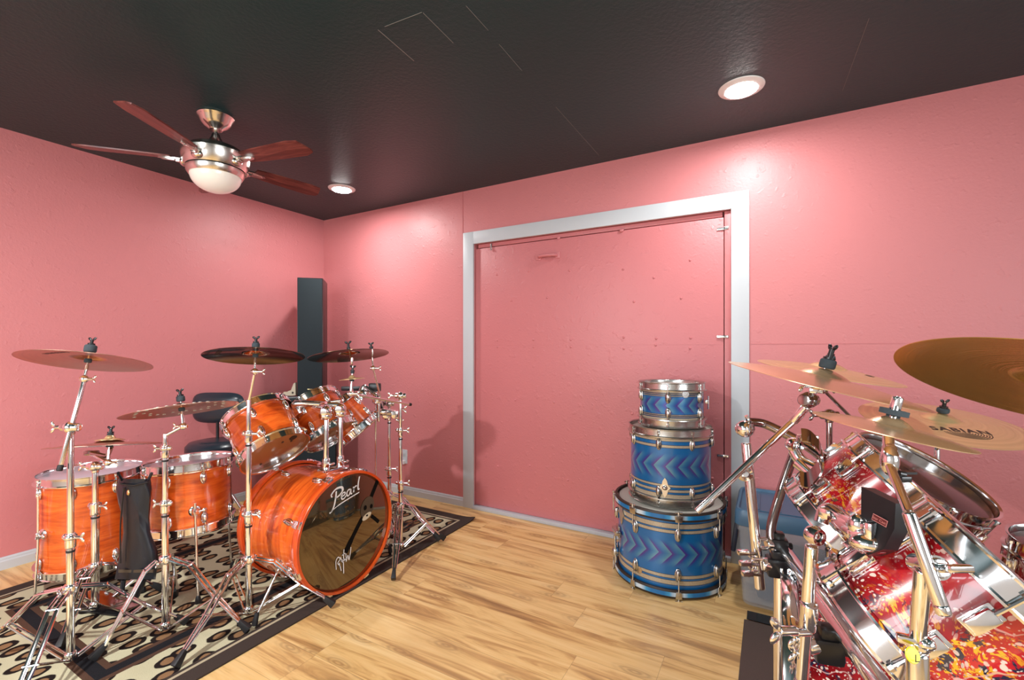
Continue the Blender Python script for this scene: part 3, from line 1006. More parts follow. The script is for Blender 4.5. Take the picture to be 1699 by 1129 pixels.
# ------------------------------------------------------------------ orange kit
BDC = P(579, 882, 2.30)
BDC.z = 0.29
BDC0 = V((BDC.x - 0.46, BDC.y, 0.302))
bass = drum('bass_drum', 'orange lacquered bass drum with mirrored black front head and white lettering', 'drum', 0.279, 0.46, BDC0, (1, 0.0, 0), 'orange', 'orange_hoop', 'head_mirror', 'head_black', 8, R_(22), 'claw', True, ref=(0, 0, 1))
# local frame of the front head: right = +y (world), up = z
def BH(u, v, e=0.0012):
    return BDC0 + V((0.46 - 0.006 + e, u, v))
lt = MB()
def pl(pts, wd):
    wd = [q * 0.8 for q in wd] if isinstance(wd, list) else wd * 0.8
    stroke(lt, smooth_pts(pts, 5), wd, lambda x, y: BH(-0.022 + (x - 0.098) * 0.80, 0.190 + (y - 0.037) * 0.70 + (x - 0.098) * 0.16))
W1 = 0.016
pl([(0.034, 0.092), (0.030, 0.050), (0.018, 0.0), (0.002, -0.028), (-0.016, -0.034)], 0.014)
pl([(0.004, 0.066), (-0.002, 0.086), (0.030, 0.108), (0.072, 0.100), (0.082, 0.074), (0.060, 0.052), (0.030, 0.046)], [0.010] * 5 + [0.014] * 6 + [0.018] * 10 + [0.014] * 10)
pl([(0.072, 0.030), (0.096, 0.034), (0.100, 0.048), (0.084, 0.052), (0.072, 0.034), (0.078, 0.012), (0.096, 0.010), (0.108, 0.022)], 0.011)
pl([(0.142, 0.048), (0.126, 0.052), (0.114, 0.034), (0.120, 0.012), (0.134, 0.014), (0.146, 0.046), (0.146, 0.014), (0.156, 0.012)], 0.011)
pl([(0.162, 0.050), (0.170, 0.044), (0.168, 0.012)], 0.012)
pl([(0.168, 0.030), (0.180, 0.048), (0.194, 0.046)], 0.011)
pl([(0.216, 0.104), (0.206, 0.060), (0.204, 0.018), (0.216, 0.012)], 0.013)
pl([(-0.010, -0.030), (0.050, -0.016), (0.120, -0.012), (0.214, -0.012)], [0.006] * 5 + [0.010] * 11)
lt.build('lettering', 'white_ink', bass, label='white script lettering')
sg = MB()
def ps(pts, wd=0.006):
    stroke(sg, smooth_pts(pts, 5), wd, lambda x, y: BH(-0.030 + x * 0.75, -0.140 + y * 0.85, 0.0030))
ps([(-0.060, -0.030), (-0.062, 0.020), (-0.044, 0.036), (-0.030, 0.020), (-0.050, 0.004)])
ps([(-0.050, 0.004), (-0.030, -0.020)]); ps([(0.002, 0.066), (-0.002, 0.0), (0.000, -0.075)], 0.007)
ps([(-0.026, 0.030), (-0.010, -0.004), (0.010, 0.004), (0.030, 0.014)]); ps([(-0.022, 0.004), (0.006, 0.010)])
ps([(-0.014, 0.036), (0.012, 0.040)]); ps([(0.018, 0.036), (0.020, -0.012), (0.034, 0.020), (0.044, -0.010), (0.056, 0.034), (0.060, 0.060)])
ps([(-0.036, 0.0), (-0.020, -0.052)])
sg.build('signature', 'white_ink', bass, label='white scribbled sign')
# face-like flat patches with dark bands laid on the front head
fc = MB()
fn_ = lambda x, y: BH(0.125 + x * 0.95, 0.080 + y, 0.0014)
fs_ = MB()
stroke(fs_, smooth_pts([(0.080, 0.125), (0.050, 0.080), (0.025, 0.04)], 4), 0.024, fn_)
stroke(fs_, smooth_pts([(-0.02, -0.03), (-0.070, -0.085), (-0.115, -0.140), (-0.150, -0.185)], 4), [0.024] * 8 + [0.030] * 9, fn_)
stroke(fs_, smooth_pts([(0.03, -0.055), (0.065, -0.085), (0.085, -0.105)], 4), 0.018, fn_)
fs_.build('dark_band', 'flat_black', bass)
def disc_patch(mb, cx, cy, rx, ry, rot, e):
    ca, sa = math.cos(rot), math.sin(rot)
    vs = [BH(0.125 + cx, 0.080 + cy, e)] + [BH(0.125 + cx + rx * math.cos(a) * ca - ry * math.sin(a) * sa, 0.080 + cy + rx * math.cos(a) * sa + ry * math.sin(a) * ca, e) for a in [2 * PI * k / 24 for k in range(24)]]
    mb.add(vs, [(0, 1 + k, 1 + (k + 1) % 24) for k in range(24)])
disc_patch(fc, 0.0, 0.0, 0.044, 0.056, -0.4, 0.0020)
fc.build('face_patch', 'mask', bass)
f2 = MB(); disc_patch(f2, -0.005, -0.046, 0.032, 0.015, 0.35, 0.0026); f2.build('muzzle_patch', 'bone', bass)
f3 = MB(); disc_patch(f3, -0.016, 0.002, 0.011, 0.013, 0, 0.0030); disc_patch(f3, 0.026, -0.002, 0.010, 0.012, 0, 0.0030); disc_patch(f3, -0.004, -0.042, 0.007, 0.005, 0, 0.0034); f3.build('eye_spot', 'flat_black', bass)
# spur legs
for sy in (-1, 1):
    a = BDC0 + V((0.30, sy * 0.262, -0.12)); e = BDC0 + V((0.34, sy * 0.40, 0)); e.z = 0.045
    a.z = 0.20
    lg = MB().cyl(a, e, 0.006, 12).ball(a, (0.024, 0.018, 0.026)).box(a + V((0, -0.0 * sy, 0.02)), (0.04, 0.03, 0.03), bev=0.006).build('leg', 'chrome', bass)
    MB().cyl(e + V((0, 0, 0.012)), V((e.x, e.y + sy * 0.012, 0.008)), 0.009, 12, 0.013).build('rubber_foot', 'rubber', lg)
# twin post tom holder
TH = MB()
pb1 = P(541, 845, 2.38); pb1.z = 0.575
pt1 = P(546, 694, 2.38)
pb2 = pb1 + V((0.02, 0.075, 0))
p_ = V((pb1.x, pb1.y, 0))
top1 = V((pb1.x, pb1.y, pt1.z)); top2 = V((pb2.x, pb2.y, pt1.z + 0.005))
TH.box((pb1 + pb2) / 2 + V((0, 0, 0.012)), (0.07, 0.15, 0.018), bev=0.006)
for a, b_ in ((pb1, top1), (pb2, top2)):
    TH.cyl(a, b_, 0.0125, 16)
    TH.cyl(a, a + V((0, 0, 0.075)), 0.019, 16)
    TH.cyl(a + V((0.018, 0, 0.05)), a + V((0.045, 0, 0.05)), 0.005, 8).ball(a + V((0.048, 0, 0.05)), (0.007, 0.016, 0.007))
    TH.ball(b_ + V((0, 0, 0.012)), 0.026)
    TH.cyl(b_ + V((-0.01, -0.028, 0.012)), b_ + V((0.0, 0.030, 0.012)), 0.017, 16)
    TH.box(b_ + V((0.0, 0, 0.035)), (0.04, 0.035, 0.03), bev=0.006)
th_o = TH.build('tom_holder', 'chrome', bass)

tilt = 42
nT = V((-math.sin(R_(tilt)), 0.0, math.cos(R_(tilt))))
t1b = P(457, 750, 2.30)
tom1 = drum('rack_tom', 'largest orange rack tom, nearest the camera above the bass drum', 'drum', 0.158, 0.23, t1b, nT, 'orange', 'chrome', 'head_clear', 'head_tan', 6, R_(20), group='orange rack toms', ref=(0, 1, 0))
nT2 = V((-0.62, -0.08, 0.78)).normalized()
t2b = P(550, 722, 2.54)
tom2 = drum('rack_tom', 'middle orange rack tom, behind the twin holder posts', 'drum', 0.136, 0.22, t2b, nT2, 'orange', 'chrome', 'head_clear', 'head_tan', 6, R_(50), group='orange rack toms', ref=(0, 1, 0))
nT3 = V((-0.54, -0.36, 0.76)).normalized()
t3b = P(597, 714, 2.74)
tom3 = drum('rack_tom', 'smallest orange rack tom, farthest one beside the boom stand', 'drum', 0.116, 0.20, t3b, nT3, 'orange', 'chrome', 'head_clear', 'head_tan', 6, R_(10), group='orange rack toms', ref=(0, 1, 0))
# mounting bracket + arms (parts of the toms)
def tom_arm(tom, base, n, R, H, side, joint, frac=0.72):
    c0 = V(base) + V(n) * (H * frac)
    d = (V(side) - V(n) * V(side).dot(V(n))).normalized()
    s = c0 + d * (R + 0.004)
    mb = MB().box(s + d * 0.006, (0.055, 0.055, 0.018), frame(d, n), bev=0.006)
    mb.tube(smooth_pts([tuple(s + d * 0.01), tuple(s + d * 0.050 + V((0, 0, 0.04))), tuple(V(joint) + V((0, 0, 0.02)))], 5), 0.016, 14)
    mb.tube([s + d * 0.045 + V(n) * 0.025, V(joint) + V((0, 0, 0.045))], 0.008, 10)
    mb.box(s + d * 0.040, (0.045, 0.05, 0.03), frame(d, n), bev=0.008)
    mb.cyl(s + d * 0.012, s + d * 0.05, 0.022, 14, 0.019)
    mb.ball(V(joint), 0.031)
    mb.cyl(V(joint) - FW * 0.035, V(joint) + FW * 0.01, 0.020, 18)
    return mb.build('mounting_arm', 'chrome', tom)
tom_arm(tom1, t1b, nT, 0.158, 0.23, (0.3, 1, 0.2), top1 + V((0, 0, 0.035)))
tom_arm(tom2, t2b, nT2, 0.136, 0.22, (0.3, -1, 0.2), top2 + V((0, 0, 0.035)))
# head logos
MB().lathe([(0, -0.001), (0.019, -0.001), (0.019, 0.001), (0, 0.001)], (0.105, 0.045, 0.0), seg=20).build('head_logo', 'ink', tom1, world=False)
dots = MB()
for (x, y) in ((0.075, 0.05), (0.08, 0.0), (-0.10, -0.03), (-0.06, -0.10)):
    dots.lathe([(0, -0.001), (0.006, -0.001), (0.006, 0.001), (0, 0.001)], (x, y, 0.0), seg=12)
dots.build('hole', 'ink', tom1, world=False)

# floor toms
f1 = V((0.586, -1.893, 0.115))
ft1 = drum('floor_tom', 'large deep orange floor tom at far left with clear top head', 'drum', 0.203, 0.46, f1, V((-0.02, -0.03, 1)), 'orange', 'chrome', 'head_clear', 'head_tan', 8, R_(8), group='orange floor toms')
for a in (-75, 165, 45):
    drum_leg(ft1, 0.203, R_(a), 0.21, 0.40, -0.105)
f2c = V((1.129, -1.678, 0.335))
ft2 = drum('floor_tom', 'shallower orange floor tom hung between the bass drum and the big floor tom', 'drum', 0.180, 0.31, f2c, V((-0.05, 0, 1)), 'orange', 'chrome', 'head_clear', 'head_tan', 8, R_(-8), group='orange floor toms')
for a in (-50, 70, 190):
    drum_leg(ft2, 0.180, R_(a), 0.10, 0.14, -0.322)

# stick bag
bg = thing('stick_bag', 'black nylon stick bag hanging between the two orange floor toms', 'bag', P(228, 965, 2.02))
BP = lambda px, py, D=2.02: P(px, py, D)
rows = [(795, 196, 250), (812, 192, 252), (835, 196, 250), (860, 203, 248), (885, 204, 250), (915, 199, 262), (938, 195, 262), (962, 190, 258)]
front = []
vs = []; fs = []
seg = 14
for (py, xa, xb) in rows:
    for k in range(seg):
        a = 2 * PI * k / seg
        px = (xa + xb) / 2 + (xb - xa) / 2 * math.cos(a)
        D = 2.02 + 0.035 * math.sin(a) + 0.006 * math.sin(5 * a + py)
        vs.append(P(px, py, D))
for i in range(len(rows) - 1):
    for k in range(seg):
        k2 = (k + 1) % seg
        fs.append((i * seg + k, i * seg + k2, (i + 1) * seg + k2, (i + 1) * seg + k))
fs.append(tuple(range(seg))); fs.append(tuple((len(rows) - 1) * seg + k for k in range(seg)))
MB().add(vs, fs).build('pouch', 'nylon', bg, smooth=60)
MB().tube([BP(200, 803, 1.985), BP(222, 806, 1.982), BP(246, 800, 1.985)], 0.004, 8).tube(smooth_pts([tuple(BP(206, 810, 1.985)), tuple(BP(200, 870, 1.985)), tuple(BP(200, 935, 1.985))], 4), 0.003, 6).build('zipper', 'black', bg)
MB().box(BP(226, 948, 1.985), (0.15, 0.006, 0.012), Matrix.Rotation(YAW, 3, 'Z')).build('trim_band', 'mask', bg)
MB().ball(BP(213, 818, 1.982), (0.010, 0.006, 0.014)).build('badge', 'gold', bg)
MB().tube([BP(202, 797, 2.0), BP(196, 785, 1.95)], 0.006, 8).build('strap', 'nylon', bg)
MB().tube([BP(246, 797, 2.0), BP(252, 785, 2.0)], 0.006, 8).build('strap', 'nylon', bg)
MB().tube([BP(205, 962, 2.02), BP(202, 985, 2.02)], 0.010, 8).build('hanging_strap', 'nylon', bg)
MB().tube([BP(236, 960, 2.02), BP(224, 1000, 2.02)], [0.02, 0.006], 8).build('hanging_strap', 'nylon', bg)

# ------------------------------------------------------------------ cymbals
def cym_z(r, R, bell, bh, bow):
    if r < bell:
        return bh * (math.cos(r / bell * PI / 2) ** 0.8) + 0.0
    return -bow * ((r - bell) / (R - bell)) ** 1.6


def cymbal(name, label, C0, n, R, mt='bronze', bell=None, bh=0.020, bow=0.016, text=None, under=False, group=None, holes=0, flip=1, spin=0.0, tsize=0.05, tr=0.6):
    bell = bell or R * 0.27
    F = frame(n, (0, 1, 0))
    t = thing(name, label, 'cymbal', C0, F, group)
    pr = [(0.006, cym_z(0, R, bell, bh, bow))]
    k = 40
    for i in range(1, k + 1):
        r = 0.006 + (R - 0.006) * i / k
        pr.append((r, cym_z(r, R, bell, bh, bow)))
    lo = [(r, z - 0.0014) for r, z in pr][::-1]
    pr = [(r, z * flip) for r, z in pr + lo]
    o = MB().lathe(pr, seg=96, closed=True).build('plate', mt, t, world=False, smooth=50)
    if holes:
        for q in range(holes):
            hb = MB()
            a = 2 * PI * q / holes
            rr = R * (0.62 + 0.12 * (q % 2)) + (0.02 if q % 3 == 0 else 0)
            hb.lathe([(0, 0.0016), (0.0065, 0.0016), (0.0065, -0.0032), (0, -0.0032)], (rr * math.cos(a), rr * math.sin(a), flip * cym_z(rr, R, bell, bh, bow)), seg=10)
            hb.build('vent_hole', 'head_white', t, world=False)
    if text:
        mb = MB()
        e = -0.0022 if under else 0.0006
        mx = -1 if under else 1
        def fn(x, y):
            x = x * mx
            yy = -tr * R + y
            c, s = math.cos(spin), math.sin(spin)
            X, Y = x * c - yy * s, x * s + yy * c
            return V((X, Y, flip * cym_z(math.hypot(X, Y), R, bell, bh, bow) + e))
        text_mb(mb, text, tsize, fn, bold=0.0012, spacing=1.15)
        if tsize >= 0.04:
            for q in range(9):
                rr = tsize * (0.12 + 0.13 * q)
                arc = [(tsize * 0.25 + rr * math.cos(a) * 1.25, -tsize * 0.42 - rr * math.sin(a) * 0.95 * 0.9) for a in [PI * j / 14 for j in range(15)]]
                arc = [(x_, y_) for x_, y_ in arc]
                stroke(mb, arc, 0.0022, fn)
        mb.build('lettering', 'ink', t, world=False, smooth=0)
    return t


def lean(px, a, b_):
    """axis of a cymbal seen at column px: a towards the viewer's side, b_ down to the right"""
    th_ = math.atan((px - 849.5) / FPX)
    v_ = -FW * math.cos(th_) - RT * math.sin(th_)
    p_ = RT * math.cos(th_) - FW * math.sin(th_)
    return (V((0, 0, 1)) + v_ * a + p_ * b_).normalized()


def wing(mb, c, ax, up, s=1.0):
    """wing bolt at c, sticking out along ax"""
    ax = V(ax).normalized()
    F = frame(ax, up)
    mb.cyl(c, V(c) + ax * 0.024 * s, 0.0065 * s, 10)
    e = V(c) + ax * 0.026 * s
    for k in (-1, 1):
        mb.ball(e + F @ V((0, k * 0.010 * s, 0.004 * s)), (0.0036 * s, 0.010 * s, 0.006 * s), F @ Matrix.Rotation(k * 0.6, 3, 'X'), 10, 6)


def cym_stand(label, base, segs, legs, cym, collar, boom=None, legR=0.34, legz=None, fz=0.010, boom_r=0.0075, tail=None, group=None, mt='chrome', side=None,
              felt=0.016, felth=0.024, rings=True, name='cymbal_stand', z0=0.035, nolegs=False):
    """segs: [(z_top, radius)...] from the foot; boom: pivot height implied by last seg; cym=(C0, n) where the cymbal sits"""
    bx, by = base
    t = thing(name, label, 'cymbal stand', (bx, by, 0), None, group)
    B = V((bx, by, 0))
    side = V(side) if side is not None else RT
    zprev = z0
    names = ['lower_tube', 'middle_tube', 'upper_tube', 'top_tube']
    for i, (zt, r) in enumerate(segs):
        mb = MB().cyl(B + V((0, 0, zprev - (0.02 if i else 0))), B + V((0, 0, zt)), r, 18)
        mb.build(names[i], mt, t)
        if i < len(segs) - 1:
            cm = MB()
            cm.cyl(B + V((0, 0, zt - 0.045)), B + V((0, 0, zt + 0.012)), r + 0.004, 18)
            cm.cyl(B + V((0, 0, zt - 0.012)), B + V((0, 0, zt + 0.006)), r + 0.008, 18)
            wing(cm, B + V((0, 0, zt - 0.004)) + side * (r + 0.004), side, (0, 0, 1))
            cm.ball(B + V((0, 0, zt - 0.002)) - side * (r + 0.008), (0.012, 0.010, 0.012))
            cm.build('height_clamp', mt, t)
            if rings:
                MB().cyl(B + V((0, 0, zt - 0.060)), B + V((0, 0, zt - 0.052)), r + 0.0015, 18).build('rubber_ring', 'rubber', t)
        zprev = zt
    # tripod
    if not nolegs:
        mb = MB().cyl(B + V((0, 0, collar - 0.018)), B + V((0, 0, collar + 0.018)), segs[0][1] + 0.010, 18)
        wing(mb, B + V((0, 0, collar)) + FW * -(segs[0][1] + 0.008), -FW, (0, 0, 1), 0.9)
        mb.build('tripod_collar', mt, t)
        MB().cyl(B + V((0, 0, z0 - 0.012)), B + V((0, 0, z0 + 0.022)), segs[0][1] + 0.006, 18).build('brace_hub', mt, t)
        for a in legs:
            Rl = legR
            if isinstance(a, tuple):
                a, Rl = a
            e = V((math.cos(R_(a)), math.sin(R_(a)), 0)); s = V((-e.y, e.x, 0))
            lm = MB()
            for k in (-1, 1):
                pa = B + V((0, 0, collar)) + e * 0.030 + s * 0.013 * k
                pk = B + e * (Rl * 0.30) + V((0, 0, collar * 0.92)) + s * 0.013 * k
                pm = B + e * (Rl * 0.62) + V((0, 0, collar * 0.50)) + s * 0.012 * k
                pf = B + e * (Rl - 0.030) + V((0, 0, fz + 0.045)) + s * 0.005 * k
                lm.tube([pa, pk, pm, pf], 0.0048, 8, flat=1.6, ref=s)
                lm.cyl(B + e * 0.022 + V((0, 0, z0)) + s * 0.011 * k, pm - s * 0.004 * k, 0.0042, 8)
            lm.cyl(B + e * (Rl * 0.62) + V((0, 0, collar * 0.50)) - s * 0.022, B + e * (Rl * 0.62) + V((0, 0, collar * 0.50)) + s * 0.022, 0.005, 8)
            lm.cyl(B + e * (Rl * 0.30) + V((0, 0, collar * 0.92)) - s * 0.018, B + e * (Rl * 0.30) + V((0, 0, collar * 0.92)) + s * 0.018, 0.005, 8)
            leg = lm.build('leg', mt, t)
            d = (e * 0.06 + V((0, 0, -0.055))).normalized()
            cft = B + e * (Rl - 0.012) + V((0, 0, fz + 0.026))
            MB().box(cft, (0.034, 0.026, 0.058), frame(-d, s), bev=0.005, taper=0.6).build('rubber_foot', 'rubber', leg)
    Ptop = B + V((0, 0, segs[-1][0]))
    C0, n = V(cym[0]), V(cym[1]).normalized()
    tl = C0 - n * 0.085        # tilter position
    bm_ = MB()
    if boom is None:
        bm_.cyl(Ptop - V((0, 0, 0.01)), tl, 0.0065, 12)
    else:
        pv = Ptop + V((0, 0, 0.014))
        tail_p = V(tail)
        bm_.cyl(tail_p, tl, boom_r, 14)
        MB().cyl(tail_p, tail_p + (tail_p - tl).normalized() * 0.022, boom_r + 0.0015, 12).build('end_cap', 'rubber', t)
        jb = MB().ball(pv, (0.024, 0.024, 0.024)).cyl(pv - V((0, 0, 0.03)), pv, segs[-1][1] + 0.003, 14)
        ax = side
        jb.cyl(pv - ax * 0.034, pv + ax * 0.034, 0.016, 16)
        wing(jb, pv - ax * 0.034, -ax, (0, 0, 1), 1.2)
        jb.build('boom_joint', mt, t)
    bm_.build('boom_arm' if boom else 'stem', mt, t)
    tb = MB().ball(tl, (0.013, 0.013, 0.016)).cyl(tl - side * 0.016, tl + side * 0.016, 0.009, 12)
    wing(tb, tl + side * 0.016, side, n, 0.8)
    tb.cyl(tl, C0 + n * 0.062, 0.0034, 10)
    tb.cyl(tl + n * 0.010, tl + n * 0.055, 0.0065, 12)
    tb.build('tilter', mt, t)
    MB().cyl(C0 + n * 0.0215, C0 + n * (0.0215 + felth), felt, 18).cyl(C0 - n * 0.004, C0 - n * 0.020, 0.012, 18).build('felt_washer', 'felt', t)
    wn_ = MB().cyl(C0 + n * (0.022 + felth), C0 + n * (0.028 + felth), 0.012, 14)
    wing(wn_, C0 + n * (0.026 + felth) - n * 0.006, n, side, 0.9)
    wn_.build('wing_nut', 'black', t)
    return t


def ang_legs(base, feet, third):
    out = []
    for f in feet:
        d = V((f[0] - base[0], f[1] - base[1]))
        out.append((math.degrees(math.atan2(d.y, d.x)), d.length))
    out += third
    return out


UPV = (0, 0, 1)
# stand 1 : far left crash on boom
b1 = P(117, 1085, 1.75)
c1 = P(147, 594, 1.80)
n1 = lean(147, -0.195, 0.15)
cymbal('crash_cymbal', 'rosy bronze crash cymbal at far left, underside showing', c1, n1, 0.205, 'bronze_red', text='SABIAN', under=True, spin=R_(20), tsize=0.028, group=None, tr=0.55)
cym_stand('tall chrome boom stand at far left, nearest the camera', (b1.x, b1.y), [(0.50, 0.0125), (0.905, 0.0105)], [(205, 0.42), (75, 0.36), (-42, 0.36)], (c1, n1), 0.30, boom=True, tail=P(101, 772, 1.72), felt=0.020, felth=0.03, boom_r=0.0085)
# stand 2 : perforated cymbal
b2 = P(274, 1036, 1.94)
c2 = P(301, 675, 1.96)
n2 = lean(301, -0.22, -0.08)
cymbal('effects_cymbal', 'perforated bronze effects cymbal in front of the black drum throne', c2, n2, 0.212, 'bronze_red', holes=34, bh=0.016)
s2 = cym_stand('chrome cymbal stand in front of the shallower orange floor tom', (b2.x, b2.y), [(0.565, 0.0125), (0.80, 0.0105), (0.86, 0.0090)], ang_legs(b2, [G(409, 1052), G(157, 1100)], [(150, 0.34)]), (c2, n2), 0.325, side=-RT)
# stand 3 : dark crash in the middle
b3 = P(412.5, 1008, 2.06)
c3 = P(424, 586, 2.05)
n3 = lean(424, -0.21, 0.035)
cymbal('crash_cymbal', 'dark brilliant crash cymbal straight above the largest rack tom', c3, n3, 0.203, 'bronze_dark', text='SABIAN', under=True, spin=R_(-20), tsize=0.026, tr=0.7)
cym_stand('chrome cymbal stand between the bass drum and the largest rack tom', (b3.x, b3.y), [(0.475, 0.0135), (0.84, 0.0115), (0.99, 0.0095)], ang_legs(b3, [G(294, 1112), G(550, 1010)], [(168, 0.33)]), (c3, n3), 0.27)
# stand 4 : boom over the far tom
b4 = P(664.7, 903, 2.73)
c4 = P(579, 586, 2.45)
n4 = lean(579, -0.175, -0.08)
cymbal('crash_cymbal', 'brilliant crash cymbal in front of the tower speaker, above the far rack toms', c4, n4, 0.206, 'bronze_dark', text='SABIAN', under=True, spin=R_(25), tsize=0.026, tr=0.7)
cym_stand('chrome boom stand nearest the white door trim', (b4.x, b4.y), [(0.42, 0.0135), (0.735, 0.0110), (0.925, 0.0095)], ang_legs(b4, [G(653, 966), G(735, 899)], [(150, 0.32)]), (P(584, 627, 2.42), V((0.0, 0.1, 1))), 0.285, boom=True, tail=P(678, 671, 2.76), felt=0.010, felth=0.012)
cs = P(584, 627, 2.42)
cymbal('splash_cymbal', 'tiny splash cymbal hung just below the brilliant crash', cs + V((0, 0, -0.0)), (RT * -0.10 + FW * 0.05 + V((0, 0, 1))).normalized(), 0.066, 'bronze_gold', bh=0.014, bow=0.008)
st_ = thing('cymbal_stacker', 'thin rod with black wing nut holding the brilliant crash over the splash', 'cymbal stacker', cs + V((0, 0, 0.035)))
MB().cyl(cs + V((0, 0, 0.066)), c4 + n4 * 0.045, 0.0036, 10).cyl(cs + V((0, 0, 0.075)), cs + V((0, 0, 0.11)), 0.008, 12).build('rod', 'chrome', st_)
wm = MB().cyl(c4 + n4 * 0.021, c4 + n4 * 0.032, 0.010, 14)
wing(wm, c4 + n4 * 0.028, n4, RT, 1.0)
wm.build('wing_nut', 'black', st_)
# stand 5 : behind, with multiclamp
b5 = P(646, 885, 2.93)
c5 = P(617, 587, 2.62)
n5 = n4
cymbal('splash_cymbal', 'small splash cymbal half hidden behind the brilliant crash by the tower speaker', c5, n5, 0.085, 'bronze_dark', bh=0.014, bow=0.008)
s5 = cym_stand('chrome boom stand behind the one nearest the door trim', (b5.x, b5.y), [(0.45, 0.0125), (0.80, 0.0105), (0.855, 0.0090)], [(20, 0.33), (140, 0.33), (-60, 0.28)], (c5, n5), 0.285, boom=True, tail=P(639, 692, 2.93), felt=0.010, felth=0.012, boom_r=0.006)
q = P(640, 686, 2.90)
mc = MB()
for px in (622, 640, 655):
    e = P(px, 688, 2.86)
    mc.box(e, (0.045, 0.045, 0.05), Matrix.Rotation(YAW + 0.3, 3, 'Z'), bev=0.010)
mc.tube(smooth_pts([tuple(P(618, 688, 2.84)), tuple(P(632, 684, 2.82)), tuple(P(658, 686, 2.88))], 5), 0.022, 12)
wing(mc, P(618, 694, 2.84), -RT + V((0, 0, -0.5)), (0, 0, 1), 1.3)
wing(mc, P(662, 680, 2.86), RT, (0, 0, 1), 1.3)
wing(mc, P(657, 696, 2.86), RT + V((0, 0, -0.6)), (0, 0, 1), 1.2)
mc.build('multi_clamp', 'chrome', s5)
MB().cyl(P(623.5, 664, 2.84), P(623.5, 792, 2.84), 0.0062, 12).cyl(P(628.5, 660, 2.80), P(628.5, 700, 2.80), 0.010, 12).build('accessory_post', 'chrome', s5)
MB().box(P(596, 645, 2.84), (0.22, 0.022, 0.028), Matrix.Rotation(YAW, 3, 'Z'), bev=0.006).box(P(622, 643, 2.84), (0.075, 0.035, 0.055), Matrix.Rotation(YAW, 3, 'Z'), bev=0.012).box(P(631, 676, 2.88), (0.035, 0.035, 0.075), bev=0.01).build('accessory_arm', 'black', s5)
tom_arm(tom3, t3b, nT3, 0.116, 0.20, (0.4, 1, 0.3), P(626, 664, 2.80), 0.8)

# stand 6 : low cymbals on the left
b6 = P(158, 975, 2.10)
c6 = P(182, 735, 2.02)
n6 = lean(160, -0.17, 0.075)
cymbal('ride_cymbal', 'flat bronze cymbal low at left, over the large floor tom', c6, n6, 0.212, 'bronze_red', bh=0.014, bow=0.012)
cymbal('bell_cymbal', 'tiny bell cymbal stacked on the flat bronze cymbal at left', c6 + n6 * 0.020, n6, 0.053, 'bronze_gold', bh=0.018, bow=0.008, bell=0.02)
s6 = cym_stand('chrome stand with a side arm between the far left boom stand and the stick bag', (b6.x, b6.y), [(0.50, 0.0150), (0.665, 0.0115)], [(200, 0.24), (-40, 0.28), (80, 0.24)], (c6, n6), 0.22, boom=True, tail=P(150, 752, 2.10), felt=0.012, felth=0.020, fz=0.010)
MB().box(P(152, 752, 2.09), (0.06, 0.022, 0.022), Matrix.Rotation(YAW, 3, 'Z'), bev=0.006).tube([P(152, 752, 2.08), P(178, 758, 2.05), P(184, 742, 2.03)], 0.010, 10).build('side_arm', 'dark_chrome', s6)

# foot pedals
def pedal(label, loc, rz, mt='chrome', beater=True):
    t = thing('foot_pedal', label, 'pedal', loc, Matrix.Rotation(rz, 3, 'Z'), None)
    MB().box((0, 0, 0.006), (0.30, 0.085, 0.008), bev=0.002).build('base_plate', 'black', t, world=False)
    MB().box((-0.015, 0, 0.045), (0.26, 0.075, 0.008), Matrix.Rotation(R_(-12), 3, 'Y'), bev=0.003).build('footboard', 'dark_chrome', t, world=False)
    MB().cyl((0.12, -0.055, 0.01), (0.12, -0.055, 0.16), 0.006).cyl((0.12, 0.055, 0.01), (0.12, 0.055, 0.16), 0.006).cyl((0.12, -0.06, 0.155), (0.12, 0.06, 0.155), 0.006).build('frame', 'chrome', t, world=False)
    MB().cyl((0.115, 0, 0.15), (0.115, 0, 0.06), 0.004).build('chain', 'black', t, world=False)
    if beater: MB().cyl((0.12, 0.0, 0.155), (0.10, 0.0, 0.26), 0.004).ball((0.10, 0, 0.265), (0.022, 0.018, 0.018)).build('beater', 'black', t, world=False)
    return t
g = G(178, 1012, 0.008)
pedal('chrome remote foot pedal on the rug beside the far left stand', g, R_(200), beater=False)
g = V((1.12, -1.30, 0.008))
pedal('black and chrome bass drum pedal behind the bass drum', g, 0, 'black')
# chrome slave pedal frame at far left


# throne
tc = V((0.39, -1.18, 0))
th = thing('drum_throne', 'black vinyl drum throne with backrest behind the orange kit', 'throne', tc)
MB().lathe([(0, 0.600), (0.10, 0.598), (0.150, 0.588), (0.170, 0.565), (0.172, 0.525), (0.160, 0.492), (0, 0.488)], (0, 0, 0), seg=48).build('seat', 'black_vinyl', th, world=False)
MB().cyl((0, 0, 0.10), (0, 0, 0.49), 0.016).cyl((0, 0, 0.30), (0, 0, 0.36), 0.024).build('post', 'chrome', th, world=False)
for a in (30, 150, 270):
    e = V((math.cos(R_(a)), math.sin(R_(a)), 0))
    lg = MB().tube([e * 0.02 + V((0, 0, 0.30)), e * 0.12 + V((0, 0, 0.22)), e * 0.25 + V((0, 0, 0.02))], 0.009, 10).cyl(V((0, 0, 0.12)), e * 0.14 + V((0, 0, 0.19)), 0.006).build('leg', 'chrome', th, world=False)
    MB().ball(e * 0.25 + V((0, 0, 0.024)), (0.02, 0.02, 0.0155)).build('rubber_foot', 'rubber', lg, world=False)
